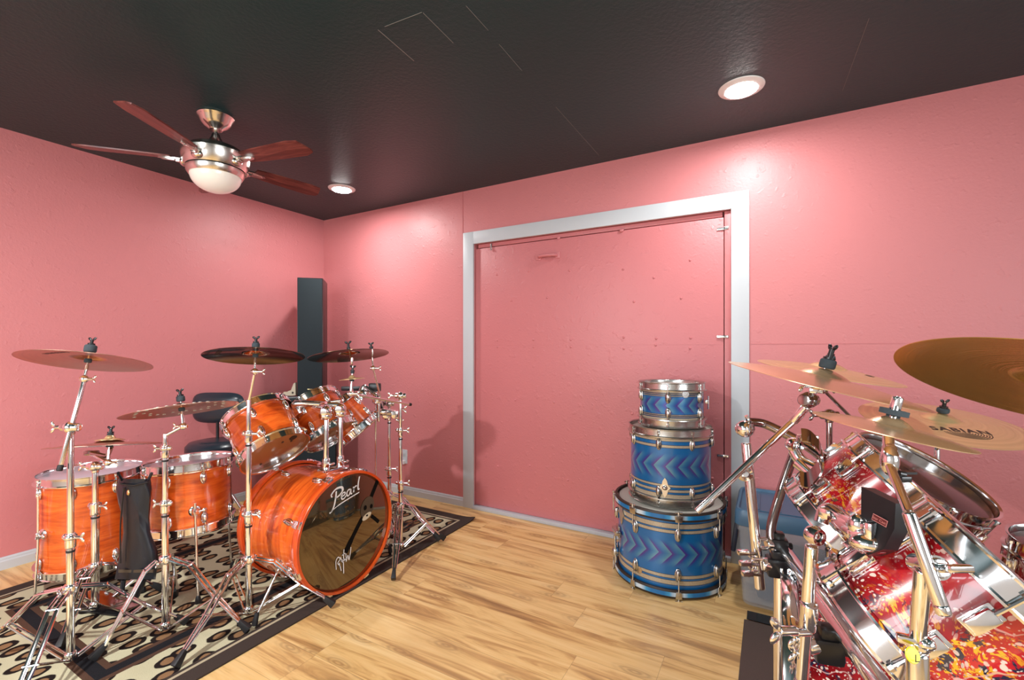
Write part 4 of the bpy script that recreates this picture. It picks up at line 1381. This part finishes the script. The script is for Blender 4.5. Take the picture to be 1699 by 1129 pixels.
# curved backrest facing the kit (towards +x)
bk = P(361, 677, 3.22)
vs = []; fs = []
nu, nv = 20, 10
bl_ = bk - V((tc.x, tc.y, 0))
for side_ in (0, 1):
    for j in range(nv + 1):
        for i in range(nu + 1):
            u = -1 + 2 * i / nu; v = -1 + 2 * j / nv
            sq = (abs(u) ** 4 + abs(v) ** 4) ** 0.25 if (u or v) else 0
            m_ = max(abs(u), abs(v))
            k = (m_ / sq) if sq > 0 else 1
            hu, hv = u * k * 0.185, v * k * 0.108
            th_ = 0.030 * math.sqrt(max(0, 1 - min(1, sq * k) ** 4)) if m_ < 1 else 0
            dep = (1 if side_ else -1) * th_ - 0.25 * hu * hu * 4 * 0.25
            vs.append(V((bl_.x, bl_.y, bl_.z)) + RT * hu + V((0, 0, hv)) + (-FW) * dep)
L_ = (nu + 1) * (nv + 1)
for s_ in (0, 1):
    for j in range(nv):
        for i in range(nu):
            a = s_ * L_ + j * (nu + 1) + i
            fs.append((a, a + 1, a + nu + 2, a + nu + 1))
MB().add(vs, fs).build('backrest', 'black_vinyl', th, world=False, smooth=60)
MB().tube([V((-0.05, 0, 0.47)), V((bl_.x * 0.9, bl_.y * 0.9, 0.47)), V((bl_.x, bl_.y, 0.50)), V((bl_.x, bl_.y, bl_.z - 0.05))], 0.010, 10).build('backrest_post', 'black', th, world=False)

# tower speaker in the corner, on a black cabinet
R45 = Matrix.Rotation(R_(-45 + 90 + 0), 3, 'Z')      # local -y faces the room
spc = V((0.30, -0.35, 0))
rot45 = Matrix.Rotation(R_(45), 3, 'Z')
fcn = rot45 @ V((0, -1, 0))                            # (0.707,-0.707)
fr_c = V((0.475, -0.502, 0))
cen = fr_c - fcn * 0.15
sp = thing('tower_speaker', 'tall slim black tower speaker standing in the corner', 'speaker', (cen.x, cen.y, 0.840), rot45)
MB().box((0, 0, 0.475), (0.19, 0.30, 0.95), bev=0.003).build('cabinet', 'black', sp, world=False)
MB().box((0, -0.156, 0.475), (0.182, 0.014, 0.935), bev=0.004).build('grille', 'black_cloth', sp, world=False)
MB().box((0.0, -0.1645, 0.055), (0.035, 0.003, 0.006), bev=0.001).build('badge', 'gold', sp, world=False)
cb = thing('subwoofer_cabinet', 'wide black cabinet under the tower speaker, behind the toms', 'speaker', (cen.x - 0.0, cen.y + 0.0, 0), rot45)
MB().box((0, 0, 0.4195), (0.40, 0.31, 0.839), bev=0.004).build('cabinet', 'black', cb, world=False)
MB().box((0, -0.162, 0.42), (0.385, 0.014, 0.815), bev=0.004).build('grille', 'black_cloth', cb, world=False)
MB().box((0.14, -0.171, 0.47), (0.05, 0.003, 0.014), bev=0.001).build('badge', 'gold', cb, world=False)
# pale bone on the cabinet
bq = P(484, 656, 3.66)
sk = thing('animal_skull', 'pale pointed animal jaw bone with a dark hole beside the tower speaker', 'bone', bq)
Rf = Matrix.Rotation(YAW, 3, 'Z') @ Matrix.Rotation(R_(90), 3, 'X')
MB().prism([(-0.08, -0.002), (-0.055, 0.012), (-0.05, 0.026), (-0.03, 0.022), (-0.012, 0.034), (0.008, 0.040), (0.030, 0.095), (0.042, 0.100), (0.044, 0.0), (0.02, -0.004)], 0.03, Rf, bq + V((0, 0, 0.002))).build('jaw', 'bone', sk)
MB().cyl(bq + V((0, 0, 0.022)) + RT * 0.022 - FW * 0.032, bq + V((0, 0, 0.022)) + RT * 0.022 + FW * 0.004, 0.009, 14).build('socket_hole', 'ink', sk)

# ------------------------------------------------------------------ blue drum stack
BC = V((3.21, -0.305, 0))
phi = R_(-79.5)
bands_b = [(0.055, 0.075), (0.087, 0.101), (0.306, 0.320), (0.330, 0.352)]
M['wrap_bottom'] = blue_wrap('blue chevron wrap, big drum', 0.275, 0.42, 0.205, 0.070, 0.064, -1, bands_b, 0.3)
bd2 = drum('vintage_bass_drum', 'big blue vintage bass drum lying flat, bottom of the blue stack', 'drum', 0.268, 0.405, BC + V((0, 0, 0.010)), (0, 0, 1), 'wrap_bottom', 'ink', 'head_white', 'head_white', 8, phi + R_(9), 'tee', True, 'worn_chrome', inlay='hoop_inlay')
Zb = 0.419
M['wrap_middle'] = blue_wrap('blue chevron wrap, middle drum', 0.212, 0.385, 0.190, 0.070, 0.062, 1, [(0.030, 0.050), (0.062, 0.074), (0.088, 0.098), (0.285, 0.297), (0.318, 0.330), (0.340, 0.366)], 0.1)
md = drum('vintage_floor_tom', 'medium blue vintage floor tom with a diamond badge, middle of the blue stack', 'drum', 0.206, 0.36, BC + V((0.006, 0, Zb + 0.017)), (0, 0, 1), 'wrap_middle', 'worn_chrome', 'head_white', 'head_white', 8, phi + R_(-15), 'tear', False, 'worn_chrome')
Zm = Zb + 0.017 + 0.36 + 0.0165
M['wrap_top'] = blue_wrap('blue chevron wrap, small drum', 0.165, 0.2, 0.100, 0.050, 0.058, 1, [(0.020, 0.036), (0.042, 0.045), (0.050, 0.053), (0.147, 0.150), (0.156, 0.159), (0.164, 0.18)], 0.45)
td = drum('vintage_rack_tom', 'small blue vintage tom on top of the blue stack', 'drum', 0.163, 0.20, BC + V((0.014, 0.0, Zm + 0.016)), (0, 0, 1), 'wrap_top', 'worn_chrome', 'head_white', 'head_white', 6, phi + R_(-6), 'tear', False, 'worn_chrome')
# badges
def at_ang(cen_, R, a, z):
    return V((cen_.x + R * math.cos(a), cen_.y + R * math.sin(a), z))
def plate(parent, cen_, R, a, z, poly, mt, th=0.004, name='badge'):
    e = V((math.cos(a), math.sin(a), 0))
    Rm = Matrix((V((-e.y, e.x, 0)), V((0, 0, 1)), e)).transposed()
    return MB().prism(poly, th, Rm, at_ang(cen_, R, a, z)).build(name, mt, parent)
dia = [(0, -0.050), (0.010, -0.035), (0.016, -0.012), (0.028, 0.0), (0.016, 0.012), (0.010, 0.035), (0, 0.050), (-0.010, 0.035), (-0.016, 0.012), (-0.028, 0), (-0.016, -0.012), (-0.010, -0.035)]
ba = phi + R_(-5)
bo = plate(md, BC, 0.208, ba, 0.52, dia, 'nickel', 0.004)
MB().ball(at_ang(BC, 0.214, ba, 0.52), (0.014, 0.014, 0.012)).build('badge_boss', 'nickel', bo)
rnd = [(0.018 * math.cos(k * PI / 10), 0.018 * math.sin(k * PI / 10)) for k in range(20)]
plate(td, BC + V((0.014, 0, 0)), 0.163, phi + R_(24), Zm + 0.175, rnd, 'worn_chrome', 0.003, 'round_badge')
plate(bd2, BC, 0.268, phi + R_(-32), 0.095, rnd, 'nickel', 0.003, 'round_badge')
MB().box(at_ang(BC, 0.168, phi + R_(50), Zm + 0.11), (0.004, 0.014, 0.15), Matrix.Rotation(phi + R_(50), 3, 'Z')).build('wrap_joint', 'worn_chrome', td)
# spur bracket and mount at the left of the big drum
ba = phi + R_(-72)
sb = MB().box(at_ang(BC, 0.285, ba, 0.225), (0.03, 0.10, 0.022), Matrix.Rotation(ba, 3, 'Z'), bev=0.006).box(at_ang(BC, 0.274, ba, 0.225), (0.012, 0.06, 0.06), Matrix.Rotation(ba, 3, 'Z'), bev=0.004)
sb.cyl(at_ang(BC, 0.292, ba, 0.20), at_ang(BC, 0.292, ba + 0.06, 0.06), 0.007, 10)
sb.ball(at_ang(BC, 0.290, ba, 0.11), (0.02, 0.02, 0.03))
sb.build('spur_bracket', 'worn_chrome', bd2)
plate(bd2, BC, 0.268, phi + R_(-62), 0.335, [(x * 1.3, y * 1.2) for x, y in dia], 'worn_chrome', 0.005, 'mount_plate')
MB().box(at_ang(BC + V((0.014, 0, 0)), 0.178, phi + R_(80), Zm + 0.13), (0.016, 0.03, 0.02), Matrix.Rotation(phi + R_(80), 3, 'Z'), bev=0.003).cyl(at_ang(BC + V((0.014, 0, 0)), 0.186, phi + R_(80), Zm + 0.09), at_ang(BC + V((0.014, 0, 0)), 0.186, phi + R_(80), Zm + 0.16), 0.004, 8).build('muffler_knob', 'worn_chrome', td)

# ------------------------------------------------------------------ storage tote
tx0, tx1, ty0, ty1 = 3.545, 4.02, -0.500, -0.075
tt = thing('storage_tote', 'clear plastic storage tote with slate blue lid behind the red drum kit', 'storage box', ((tx0 + tx1) / 2, (ty0 + ty1) / 2, 0.0105))
tw, td_ = tx1 - tx0, ty1 - ty0
body = MB()
def rrect(w_, d_, r, k=5):
    out = []
    for (cx_, cy_, a0) in ((w_ / 2 - r, d_ / 2 - r, 0), (-w_ / 2 + r, d_ / 2 - r, 90), (-w_ / 2 + r, -d_ / 2 + r, 180), (w_ / 2 - r, -d_ / 2 + r, 270)):
        for j in range(k + 1):
            a = R_(a0 + 90 * j / k)
            out.append((cx_ + r * math.cos(a), cy_ + r * math.sin(a)))
    return out
def loft(mb, rings, cap0=True, cap1=True):
    n_ = len(rings[0]); vs = [V(p) for r in rings for p in r]
    fs = []
    for i in range(len(rings) - 1):
        for k in range(n_):
            k2 = (k + 1) % n_
            fs.append((i * n_ + k, i * n_ + k2, (i + 1) * n_ + k2, (i + 1) * n_ + k))
    if cap0: fs.append(tuple(range(n_))[::-1])
    if cap1: fs.append(tuple((len(rings) - 1) * n_ + k for k in range(n_)))
    mb.add(vs, fs)
def RR(s_, z, dx=0.0):
    return [(x, y, z) for x, y in rrect(tw * s_ + dx, td_ * s_ + dx, 0.04)]
loft(body, [RR(0.86, 0.0), RR(0.88, 0.012), RR(0.94, 0.34), RR(0.97, 0.35), RR(0.975, 0.385), RR(0.95, 0.385), RR(0.925, 0.34), RR(0.865, 0.016)], True, True)
body.build('bin', 'tote', tt, world=False)
lid = MB()
loft(lid, [RR(1.0, 0.378), RR(1.01, 0.382), RR(1.0, 0.440), RR(0.97, 0.452), RR(0.93, 0.452), RR(0.91, 0.440), RR(0.0001, 0.438)], False, True)
lo = lid.build('lid', 'blue_lid', tt, world=False)
rb = MB()
for k in (-0.14, -0.05, 0.05, 0.14):
    rb.box((k, 0, 0.441), (0.012, td_ * 0.6, 0.006), bev=0.002)
rb.box((0, -td_ * 0.34, 0.441), (tw * 0.66, 0.010, 0.006), bev=0.002)
rb.build('lid_rib', 'blue_lid', lo, world=False)
MB().box((-tw / 2 - 0.008, 0.06, 0.265), (0.022, 0.13, 0.20), Matrix.Rotation(R_(7), 3, 'Y'), bev=0.007).build('latch', 'navy', tt, world=False, label='navy handle latch')
tag(MB().box((3.80, -0.30, 0.13), (0.33, 0.26, 0.20), bev=0.02).build('packed_case', 'navy'), 'dark case packed inside the clear storage tote', 'case')

# ------------------------------------------------------------------ red splatter kit
nR = V((math.sin(R_(45)), 0, math.cos(R_(45))))
# bass drum (front hoop almost edge on)
rb_ = drum('bass_drum', 'red splatter bass drum with chrome hoop at the lower right corner', 'drum', 0.279, 0.46, V((4.18, -1.46, 0.302)), (-1, 0, 0), 'splatter', 'chrome', 'head_black', 'head_black', 8, R_(14), 'claw', True, ref=(0, 0, 1))
tB = V((4.025, -1.825, 0.845)) - nR * 0.205
tomB = drum('rack_tom', 'nearest red splatter tom, large at the lower right of the picture', 'drum', 0.132, 0.205, tB, nR, 'splatter', 'chrome', 'head_black', 'head_clear', 6, R_(20), 'block', ref=(0, 1, 0), group='red splatter toms')
tA = P(1508, 808, 1.13) - nR * 0.20
tomA = drum('rack_tom', 'middle red splatter tom, under the small splash cymbal', 'drum', 0.152, 0.20, tA, nR, 'splatter', 'chrome', 'head_black', 'head_clear', 6, R_(35), 'block', ref=(0, 1, 0), group='red splatter toms')
nC = V((0.45, -0.22, 0.87)).normalized()
tCt = P(1530, 788, 1.45)
tC = tCt - nC * 0.24
tomC = drum('floor_tom', 'red splatter tom with wide black head tilted up near the wall', 'drum', 0.182, 0.24, tC, nC, 'splatter', 'chrome', 'head_black', 'head_clear', 8, R_(15), 'block', ref=(0, 1, 0), group='red splatter toms')
MB().lathe([(0.013, 0), (0.0155, 0.0005), (0.018, 0)], (-0.135, -0.075, 0.2385), seg=24).lathe([(0, 0.0004), (0.009, 0.0004), (0.0091, 0)], (-0.135, -0.075, 0.2385), seg=24).build('head_logo', 'white_ink', tomC, world=False)
tDc = V((4.40, -1.16, 0.36))
nD = V((0.10, -0.05, 1)).normalized()
tomD = drum('floor_tom', 'red splatter floor tom with black head at the right edge', 'drum', 0.175, 0.33, tDc, nD, 'splatter', 'chrome', 'head_black', 'head_clear', 8, R_(5), 'block', group='red splatter toms')
for a in (-60, 60, 180):
    drum_leg(tomD, 0.175, R_(a), 0.18, 0.26, -0.345)

# rack
rk = thing('drum_rack', 'chrome drum rack bar with black clamps in front of the red kit', 'drum rack', (3.82, -1.7, 0))
ra, rb2 = V((3.712, -1.24, 0.62)), V((3.935, -2.16, 0.62))
MB().cyl(ra, rb2, 0.019, 24).build('crossbar', 'chrome', rk)
rd = (rb2 - ra).normalized(); rs = V((-rd.y, rd.x, 0))
upr = MB()
for e in (ra + rd * 0.03, rb2 - rd * 0.03):
    upr = MB().cyl(V((e.x, e.y, 0.02)), V((e.x, e.y, 0.60)), 0.019, 20)
    lg = upr.build('upright', 'chrome', rk)
    MB().box((e.x, e.y, 0.016), (0.34 if False else 0.05, 0.05, 0.014), bev=0.004).build('rubber_foot', 'rubber', lg)
# curved chrome upright rising from the far end of the bar
MB().tube(smooth_pts([tuple(P(1288, 925, 1.36)), tuple(P(1279, 880, 1.38)), tuple(P(1296, 815, 1.40)), tuple(P(1320, 745, 1.42))], 6), 0.0135, 16).build('bent_upright', 'dark_chrome', rk)
def rack_clamp(px, py, D, s=1.0):
    c = P(px, py, D)
    F = Matrix((rs, V((0, 0, 1)).cross(rs), V((0, 0, 1)))).transposed()
    mb = MB().box(c, (0.058 * s, 0.052 * s, 0.056 * s), F, bev=0.010 * s)
    mb.cyl(c - rs * 0.045 * s, c + rs * 0.045 * s, 0.013 * s, 12)
    mb.box(c + V((0, 0, 0.035 * s)), (0.035 * s, 0.040 * s, 0.03 * s), F, bev=0.008 * s)
    o = mb.build('rack_clamp', 'black', rk)
    w2 = MB()
    for dz in (0.022, -0.012):
        wing(w2, c - RT * 0.045 * s + V((0, 0, dz * s)), -RT, (0, 0, 1), 1.15 * s)
    w2.cyl(c - RT * 0.02 * s + V((0, 0, 0.005)), c - RT * 0.048 * s + V((0, 0, 0.005)), 0.020 * s, 12)
    w2.build('clamp_bolt', 'chrome', o)
    return o
rack_clamp(1289, 940, 1.36)
rack_clamp(1372, 1075, 0.98, 0.95)
rack_clamp(1292, 905, 1.37, 0.8)
for (px, py) in ((1233, 917), (1236, 935), (1240, 952)):
    kc = MB()
    kc.box(P(px, py, 1.34), (0.032, 0.016, 0.014), Matrix.Rotation(YAW, 3, 'Z'), bev=0.003)
    kc.cyl(P(px, py, 1.34), P(px + 22, py + 3, 1.35), 0.005, 8)
    kc.build('clamp_bolt', 'chrome', rk)
# pole A with ball joint, long boom arm to the cymbal
pA0, pA1 = P(1261, 978, 1.36), P(1238, 735, 1.40)
sA = thing('boom_pole', 'leaning chrome pole with round ball joint at the left end of the rack', 'cymbal stand', pA0)
MB().cyl(pA0, pA1, 0.0145, 20).build('pole', 'chrome', sA)
bj = MB().ball(P(1236, 712, 1.40), 0.026).cyl(P(1224, 712, 1.42), P(1248, 712, 1.38), 0.019, 18).cyl(P(1238, 690, 1.40), P(1243, 700, 1.40), 0.006, 8)
bj.build('ball_joint', 'chrome', sA)
MB().tube(smooth_pts([tuple(P(1242, 700, 1.40)), tuple(P(1272, 705, 1.40)), tuple(P(1330, 735, 1.34)), tuple(P(1368, 762, 1.26))], 6), 0.0135, 16).build('side_arm', 'dark_chrome', sA)
rj = MB().lathe([(0.010, -0.010), (0.018, -0.012), (0.024, 0), (0.018, 0.012), (0.010, 0.010)], P(1236, 786, 1.36), z=tuple(-FW), seg=24, closed=True)
rj.cyl(P(1236, 786, 1.34), P(1236, 786, 1.38), 0.012, 16)
rj.build('boom_clamp', 'chrome', sA)
c8 = P(1367, 625, 1.18)
n8 = lean(1367, -0.02, 0.25)
tl8 = P(1341, 665, 1.20)
MB().cyl(P(1156, 850, 1.28), P(1326, 690, 1.28), 0.0095, 18).cyl(P(1316, 700, 1.28), P(1338, 674, 1.25), 0.012, 18).build('boom_arm', 'chrome', sA)
MB().ball(P(1342, 664, 1.22), 0.022).cyl(P(1333, 664, 1.20), P(1351, 664, 1.24), 0.017, 16).build('swivel_joint', 'dark_chrome', sA)
tb = MB().cyl(P(1346, 655, 1.21), P(1354, 645, 1.19), 0.0085, 12).box(P(1354, 648, 1.19), (0.03, 0.014, 0.016), bev=0.004)
wing(tb, P(1346, 640, 1.18), -RT, (0, 0, 1), 0.9)
tb.cyl(P(1354, 648, 1.19), c8 + n8 * 0.065, 0.0036, 10)
tb.build('tilter', 'chrome', sA)
MB().cyl(c8 + n8 * 0.021, c8 + n8 * 0.046, 0.0185, 20).cyl(c8 - n8 * 0.004, c8 - n8 * 0.018, 0.012).build('felt_washer', 'felt', sA)
wn_ = MB().cyl(c8 + n8 * 0.046, c8 + n8 * 0.051, 0.014, 16)
wing(wn_, c8 + n8 * 0.048, n8, FW, 1.0)
wn_.build('wing_nut', 'black', sA)
cymbal('crash_cymbal', 'rosy crash cymbal reaching over the white trim, front one of the pair', c8, n8, 0.225, 'bronze', bh=0.020, bow=0.020, bell=0.058)

# second cymbal behind it on its own stand
c9 = P(1374, 610, 1.70)
n9 = lean(1374, 0.03, 0.185)
cymbal('crash_cymbal', 'golden crash cymbal behind the rosy one, against the pink wall', c9, n9, 0.232, 'bronze_gold', bh=0.020, bow=0.018, text='HH', spin=R_(75), tsize=0.035, tr=0.55)
cym_stand('dark chrome boom stand behind the red kit, holding the golden crash', (P(1376, 900, 1.76).x, P(1376, 900, 1.76).y), [(0.50, 0.0125), (0.75, 0.0105), (0.95, 0.0105)], [(250, 0.26), (10, 0.26), (130, 0.26)], (c9, n9), 0.25, boom=True, tail=P(1424, 705, 1.80), mt='dark_chrome', boom_r=0.006, fz=0.010)

# sabian ride near the wall
c10 = P(1562, 695, 1.62)
n10 = lean(1562, 0.15, 0.14)
cymbal('ride_cymbal', 'wide golden ride cymbal with black lettering beside the wall at right', c10, n10, 0.236, 'bronze_gold', bh=0.020, bow=0.014, bell=0.055, text='SABIAN', spin=R_(12), tsize=0.043, tr=0.47)
cym_stand('chrome cymbal stand under the wide golden ride at right', (c10.x + 0.0, c10.y + 0.05), [(0.45, 0.0125), (0.70, 0.0105), (0.86, 0.009)], [(40, 0.28), (160, 0.26), (280, 0.20)], (c10, n10), 0.25, felt=0.018, felth=0.018, fz=0.010)

# small splash nearest
c11 = P(1478, 705, 0.80)
n11 = lean(1478, -0.06, 0.2)
cymbal('splash_cymbal', 'small rosy splash cymbal on the leaning chrome boom at right', c11, n11, 0.115, 'bronze', bh=0.015, bow=0.010, bell=0.032)
pC0, pC1 = P(1522, 1080, 0.68), P(1531, 945, 0.66)
sC = thing('boom_pole', 'chrome pole and boom in front of the nearest red tom', 'cymbal stand', V((pC0.x, pC0.y, 0)))
MB().cyl(V((pC0.x, pC0.y, 0.03)), pC0, 0.014, 20).build('lower_pole', 'chrome', sC)
MB().box((pC0.x, pC0.y, 0.02), (0.06, 0.06, 0.022), bev=0.005).build('rubber_foot', 'rubber', sC)
MB().cyl(pC0, pC1, 0.0105, 20).build('pole', 'chrome', sC)
MB().cyl(P(1507, 850, 0.66), P(1565, 1015, 0.62), 0.0085, 20).cyl(P(1560, 1003, 0.622), P(1567, 1021, 0.619), 0.0092, 20).build('boom_arm', 'chrome', sC)
jc = MB().cyl(P(1517, 934, 0.69), P(1560, 944, 0.638), 0.0140, 20).ball(P(1535, 948, 0.665), 0.014)
jc.cyl(P(1548, 941, 0.652), P(1556, 943, 0.642), 0.0165, 20)
jc.cyl(P(1560, 944, 0.64), P(1580, 944, 0.62), 0.006, 12).box(P(1592, 944, 0.62), (0.034, 0.010, 0.010), Matrix.Rotation(YAW, 3, 'Z'), bev=0.003)
jc.build('boom_clamp', 'chrome', sC)
jc = MB()
jc.cyl(P(1522, 1078, 0.68), P(1523, 1060, 0.68), 0.0155, 20).ball(P(1536, 1068, 0.67), (0.012, 0.012, 0.010)).box(P(1508, 1062, 0.68), (0.03, 0.014, 0.012), bev=0.004)
jc.build('height_clamp', 'chrome', sC)
MB().cyl(P(1477, 775, 0.76), P(1508, 852, 0.67), 0.0068, 16).ball(P(1476, 765, 0.77), (0.014, 0.016, 0.026)).cyl(P(1470, 748, 0.78), P(1482, 748, 0.78), 0.013, 14).cyl(P(1474, 752, 0.78), P(1474, 722, 0.79), 0.0085, 14).cyl(P(1474, 724, 0.79), c11 + n11 * 0.05, 0.0052, 12).build('swivel_arm', 'chrome', sC)
MB().cyl(c11 + n11 * 0.018, c11 + n11 * 0.027, 0.021, 20).cyl(c11 + n11 * 0.010, c11 + n11 * 0.018, 0.010, 20).build('felt_washer', 'felt', sC)
MB().cyl(c11 + n11 * 0.027, c11 + n11 * 0.050, 0.0085, 16).build('cap_nut', 'chrome', sC)
MB().cyl(P(1490, 786, 0.77), P(1500, 788, 0.77), 0.006, 10).box(P(1508, 785, 0.77), (0.022, 0.008, 0.004), Matrix.Rotation(YAW, 3, 'Z')).box(P(1500, 795, 0.77), (0.018, 0.012, 0.010), Matrix.Rotation(YAW, 3, 'Z'), bev=0.002).build('drum_key', 'black', sC)
# yellow memory tag
ytc = P(1514, 1088, 0.66)
yt = thing('key_tag', 'yellow round tag marked L at the foot of the chrome pole', 'tag', ytc)
Fy = frame((-FW + V((0.1, 0, 0.4))), (0, 0, 1))
MB().lathe([(0, 0.0015), (0.010, 0.0015), (0.011, 0), (0.010, -0.0015), (0, -0.0015)], ytc, z=tuple(Fy.col[2]), seg=28).build('disc', 'yellow', yt)
mb = MB()
text_mb(mb, 'L', 0.016, lambda x, y: ytc + RT * x + V((0, 0, y)) - FW * 0.0075 + V((0, 0, 0)))
mb.build('letter', 'ink', yt, smooth=0)

# big cymbal upper right and its stand outside the frame
c12 = P(1764, 632, 0.92)
n12 = lean(1776, -0.37, 0.2)
cymbal('china_cymbal', 'huge amber cymbal cut off by the upper right edge', c12, n12, 0.266, 'bronze_big', bh=0.02, bow=0.018)
cym_stand('chrome stand of the huge amber cymbal at the right edge', (c12.x + 0.10, c12.y + 0.02), [(0.50, 0.0125), (0.85, 0.0105), (1.03, 0.009)], [(20, 0.30), (140, 0.30), (260, 0.30)], (c12, n12), 0.28, fz=0.010)

# tom A bracket, tom B bracket, memory ring pole B
ta = MB()
tba = MB().lathe([(0.012, -0.012), (0.017, -0.014), (0.021, 0), (0.017, 0.014), (0.012, 0.012)], P(1318, 739, 1.20), z=tuple(-FW), seg=28, closed=True).ball(P(1318, 739, 1.20), 0.011)
tba.tube(smooth_pts([tuple(P(1318, 748, 1.20)), tuple(P(1330, 765, 1.18)), tuple(P(1356, 778, 1.14))], 5), 0.016, 14)
tba.cyl(P(1326, 768, 1.18), P(1350, 790, 1.14), 0.018, 16, 0.015)
tba.box(P(1340, 728, 1.17), (0.05, 0.02, 0.02), Matrix.Rotation(YAW, 3, 'Z'), bev=0.005)
tba.build('mounting_arm', 'chrome', tomA)
def ribbon(name, pts, wd, th, mt, parent, wdir):
    """bent metal strap: centre line pts, width along wdir"""
    wdir = V(wdir).normalized()
    n_ = len(pts); vs = []
    for i, p in enumerate(pts):
        t_ = (V(pts[min(i + 1, n_ - 1)]) - V(pts[max(i - 1, 0)])).normalized()
        nn_ = t_.cross(wdir).normalized()
        for a, b__ in ((-1, -1), (1, -1), (1, 1), (-1, 1)):
            vs.append(V(p) + wdir * a * wd / 2 + nn_ * b__ * th / 2)
    fs = []
    for i in range(n_ - 1):
        for k in range(4):
            k2 = (k + 1) % 4
            fs.append((i * 4 + k, i * 4 + k2, i * 4 + 4 + k2, i * 4 + 4 + k))
    fs += [(0, 3, 2, 1), tuple((n_ - 1) * 4 + k for k in range(4))]
    return MB().add(vs, fs).build(name, mt, parent, smooth=30)
ribbon('isolation_mount', smooth_pts([tuple(P(1330, 722, 1.14)), tuple(P(1345, 726, 1.12)), tuple(P(1362, 748, 1.09)), tuple(P(1362, 772, 1.08)), tuple(P(1342, 796, 1.08)), tuple(P(1328, 794, 1.10))], 5), 0.055, 0.004, 'dark_chrome', tomA, FW + V((0.5, 0, 0.4)))
# tom B black mount with chrome bracket
q0 = [P(1429, 808, 0.80), P(1486, 836, 0.74), P(1484, 878, 0.735), P(1466, 912, 0.74), P(1440, 922, 0.77), P(1428, 905, 0.80)]
ctr = sum(q0, V()) / len(q0)
nq = (q0[2] - q0[0]).cross(q0[4] - q0[0]).normalized()
if nq.dot(CAM - ctr) < 0: nq = -nq
vs = q0 + [p - nq * 0.028 for p in q0]
k = len(q0)
iso = MB().add(vs, [tuple(range(k)), tuple(range(k, 2 * k))[::-1]] + [(i, (i + 1) % k, (i + 1) % k + k, i + k) for i in range(k)]).build('isolation_mount', 'black', tomB)
lab_c = ctr + nq * 0.0012 + (q0[1] - q0[0]) * 0.10 + V((0, 0, 0.016))
ux = (q0[1] - q0[0]).normalized(); uy = nq.cross(ux).normalized()
if uy.z < 0: uy = -uy
def LB(x, y, e=0.0):
    return lab_c + ux * x + uy * y + nq * e
lb = MB().add([LB(-0.013, -0.0055), LB(0.013, -0.0055), LB(0.013, 0.0055), LB(-0.013, 0.0055)], [(0, 1, 2, 3)]).build('name_plate', 'label_pink', iso, smooth=0)
MB().add([LB(-0.012, -0.0045, 0.0006), LB(0.012, -0.0045, 0.0006), LB(0.012, 0.0045, 0.0006), LB(-0.012, 0.0045, 0.0006)], [(0, 1, 2, 3)]).build('name_field', 'label_red', iso, smooth=0)
mb = MB()
text_mb(mb, 'Star Cast', 0.0062, lambda x, y: LB(x, y, 0.0012))
mb.build('name_lettering', 'label_pink', iso, smooth=0)
tbm = MB()
tbm.lathe([(0.010, -0.010), (0.016, -0.012), (0.0195, 0), (0.016, 0.012), (0.010, 0.010)], P(1352, 889, 0.92), z=tuple(-FW + V((0.3, 0, 0))), seg=28, closed=True).ball(P(1352, 889, 0.92), 0.010)
tbm.tube(smooth_pts([tuple(P(1362, 868, 0.93)), tuple(P(1372, 845, 0.93)), tuple(P(1400, 862, 0.88)), tuple(P(1426, 880, 0.82))], 5), 0.013, 14)
tbm.cyl(P(1392, 868, 0.89), P(1424, 888, 0.82), 0.017, 16)
tbm.box(P(1378, 850, 0.92), (0.05, 0.02, 0.022), Matrix.Rotation(YAW + 0.4, 3, 'Z'), bev=0.005)
tbm.box(P(1436, 892, 0.80), (0.05, 0.03, 0.03), Matrix.Rotation(YAW + 0.4, 3, 'Z'), bev=0.006)
tbm.ball(P(1436, 906, 0.79), (0.022, 0.014, 0.012))
tbm.ball(P(1444, 902, 0.775), (0.030, 0.020, 0.015)).ball(P(1424, 872, 0.80), (0.016, 0.014, 0.020))
tbm.box(P(1448, 880, 0.775), (0.035, 0.012, 0.030), Matrix.Rotation(YAW + 0.5, 3, 'Z'), bev=0.005)
tbm.build('mounting_arm', 'chrome', tomB)
pB0, pB1 = P(1331, 1129, 0.98), P(1347, 905, 0.94)
sB = thing('rack_pole', 'upright chrome pole clamped on the rack bar below the middle red tom', 'pole', V((pB0.x, pB0.y, 0)))
MB().cyl(V((pB0.x, pB0.y, 0.03)), pB0, 0.0135, 20).cyl(pB0, pB1, 0.0125, 20).build('pole', 'chrome', sB)
MB().box((pB0.x, pB0.y, 0.02), (0.06, 0.06, 0.022), bev=0.005).build('rubber_foot', 'rubber', sB)
w3 = MB().cyl(P(1343, 1000, 0.95), P(1341, 1045, 0.96), 0.0165, 18)
wing(w3, P(1322, 1047, 0.95), -RT, (0, 0, 1), 1.5)
w3.cyl(P(1322, 1050, 0.95), P(1345, 1050, 0.95), 0.008, 10)
w3.build('memory_clamp', 'chrome', sB)
# clear bottom rim detail and tension rods seen near the picture edge are part of the drums above
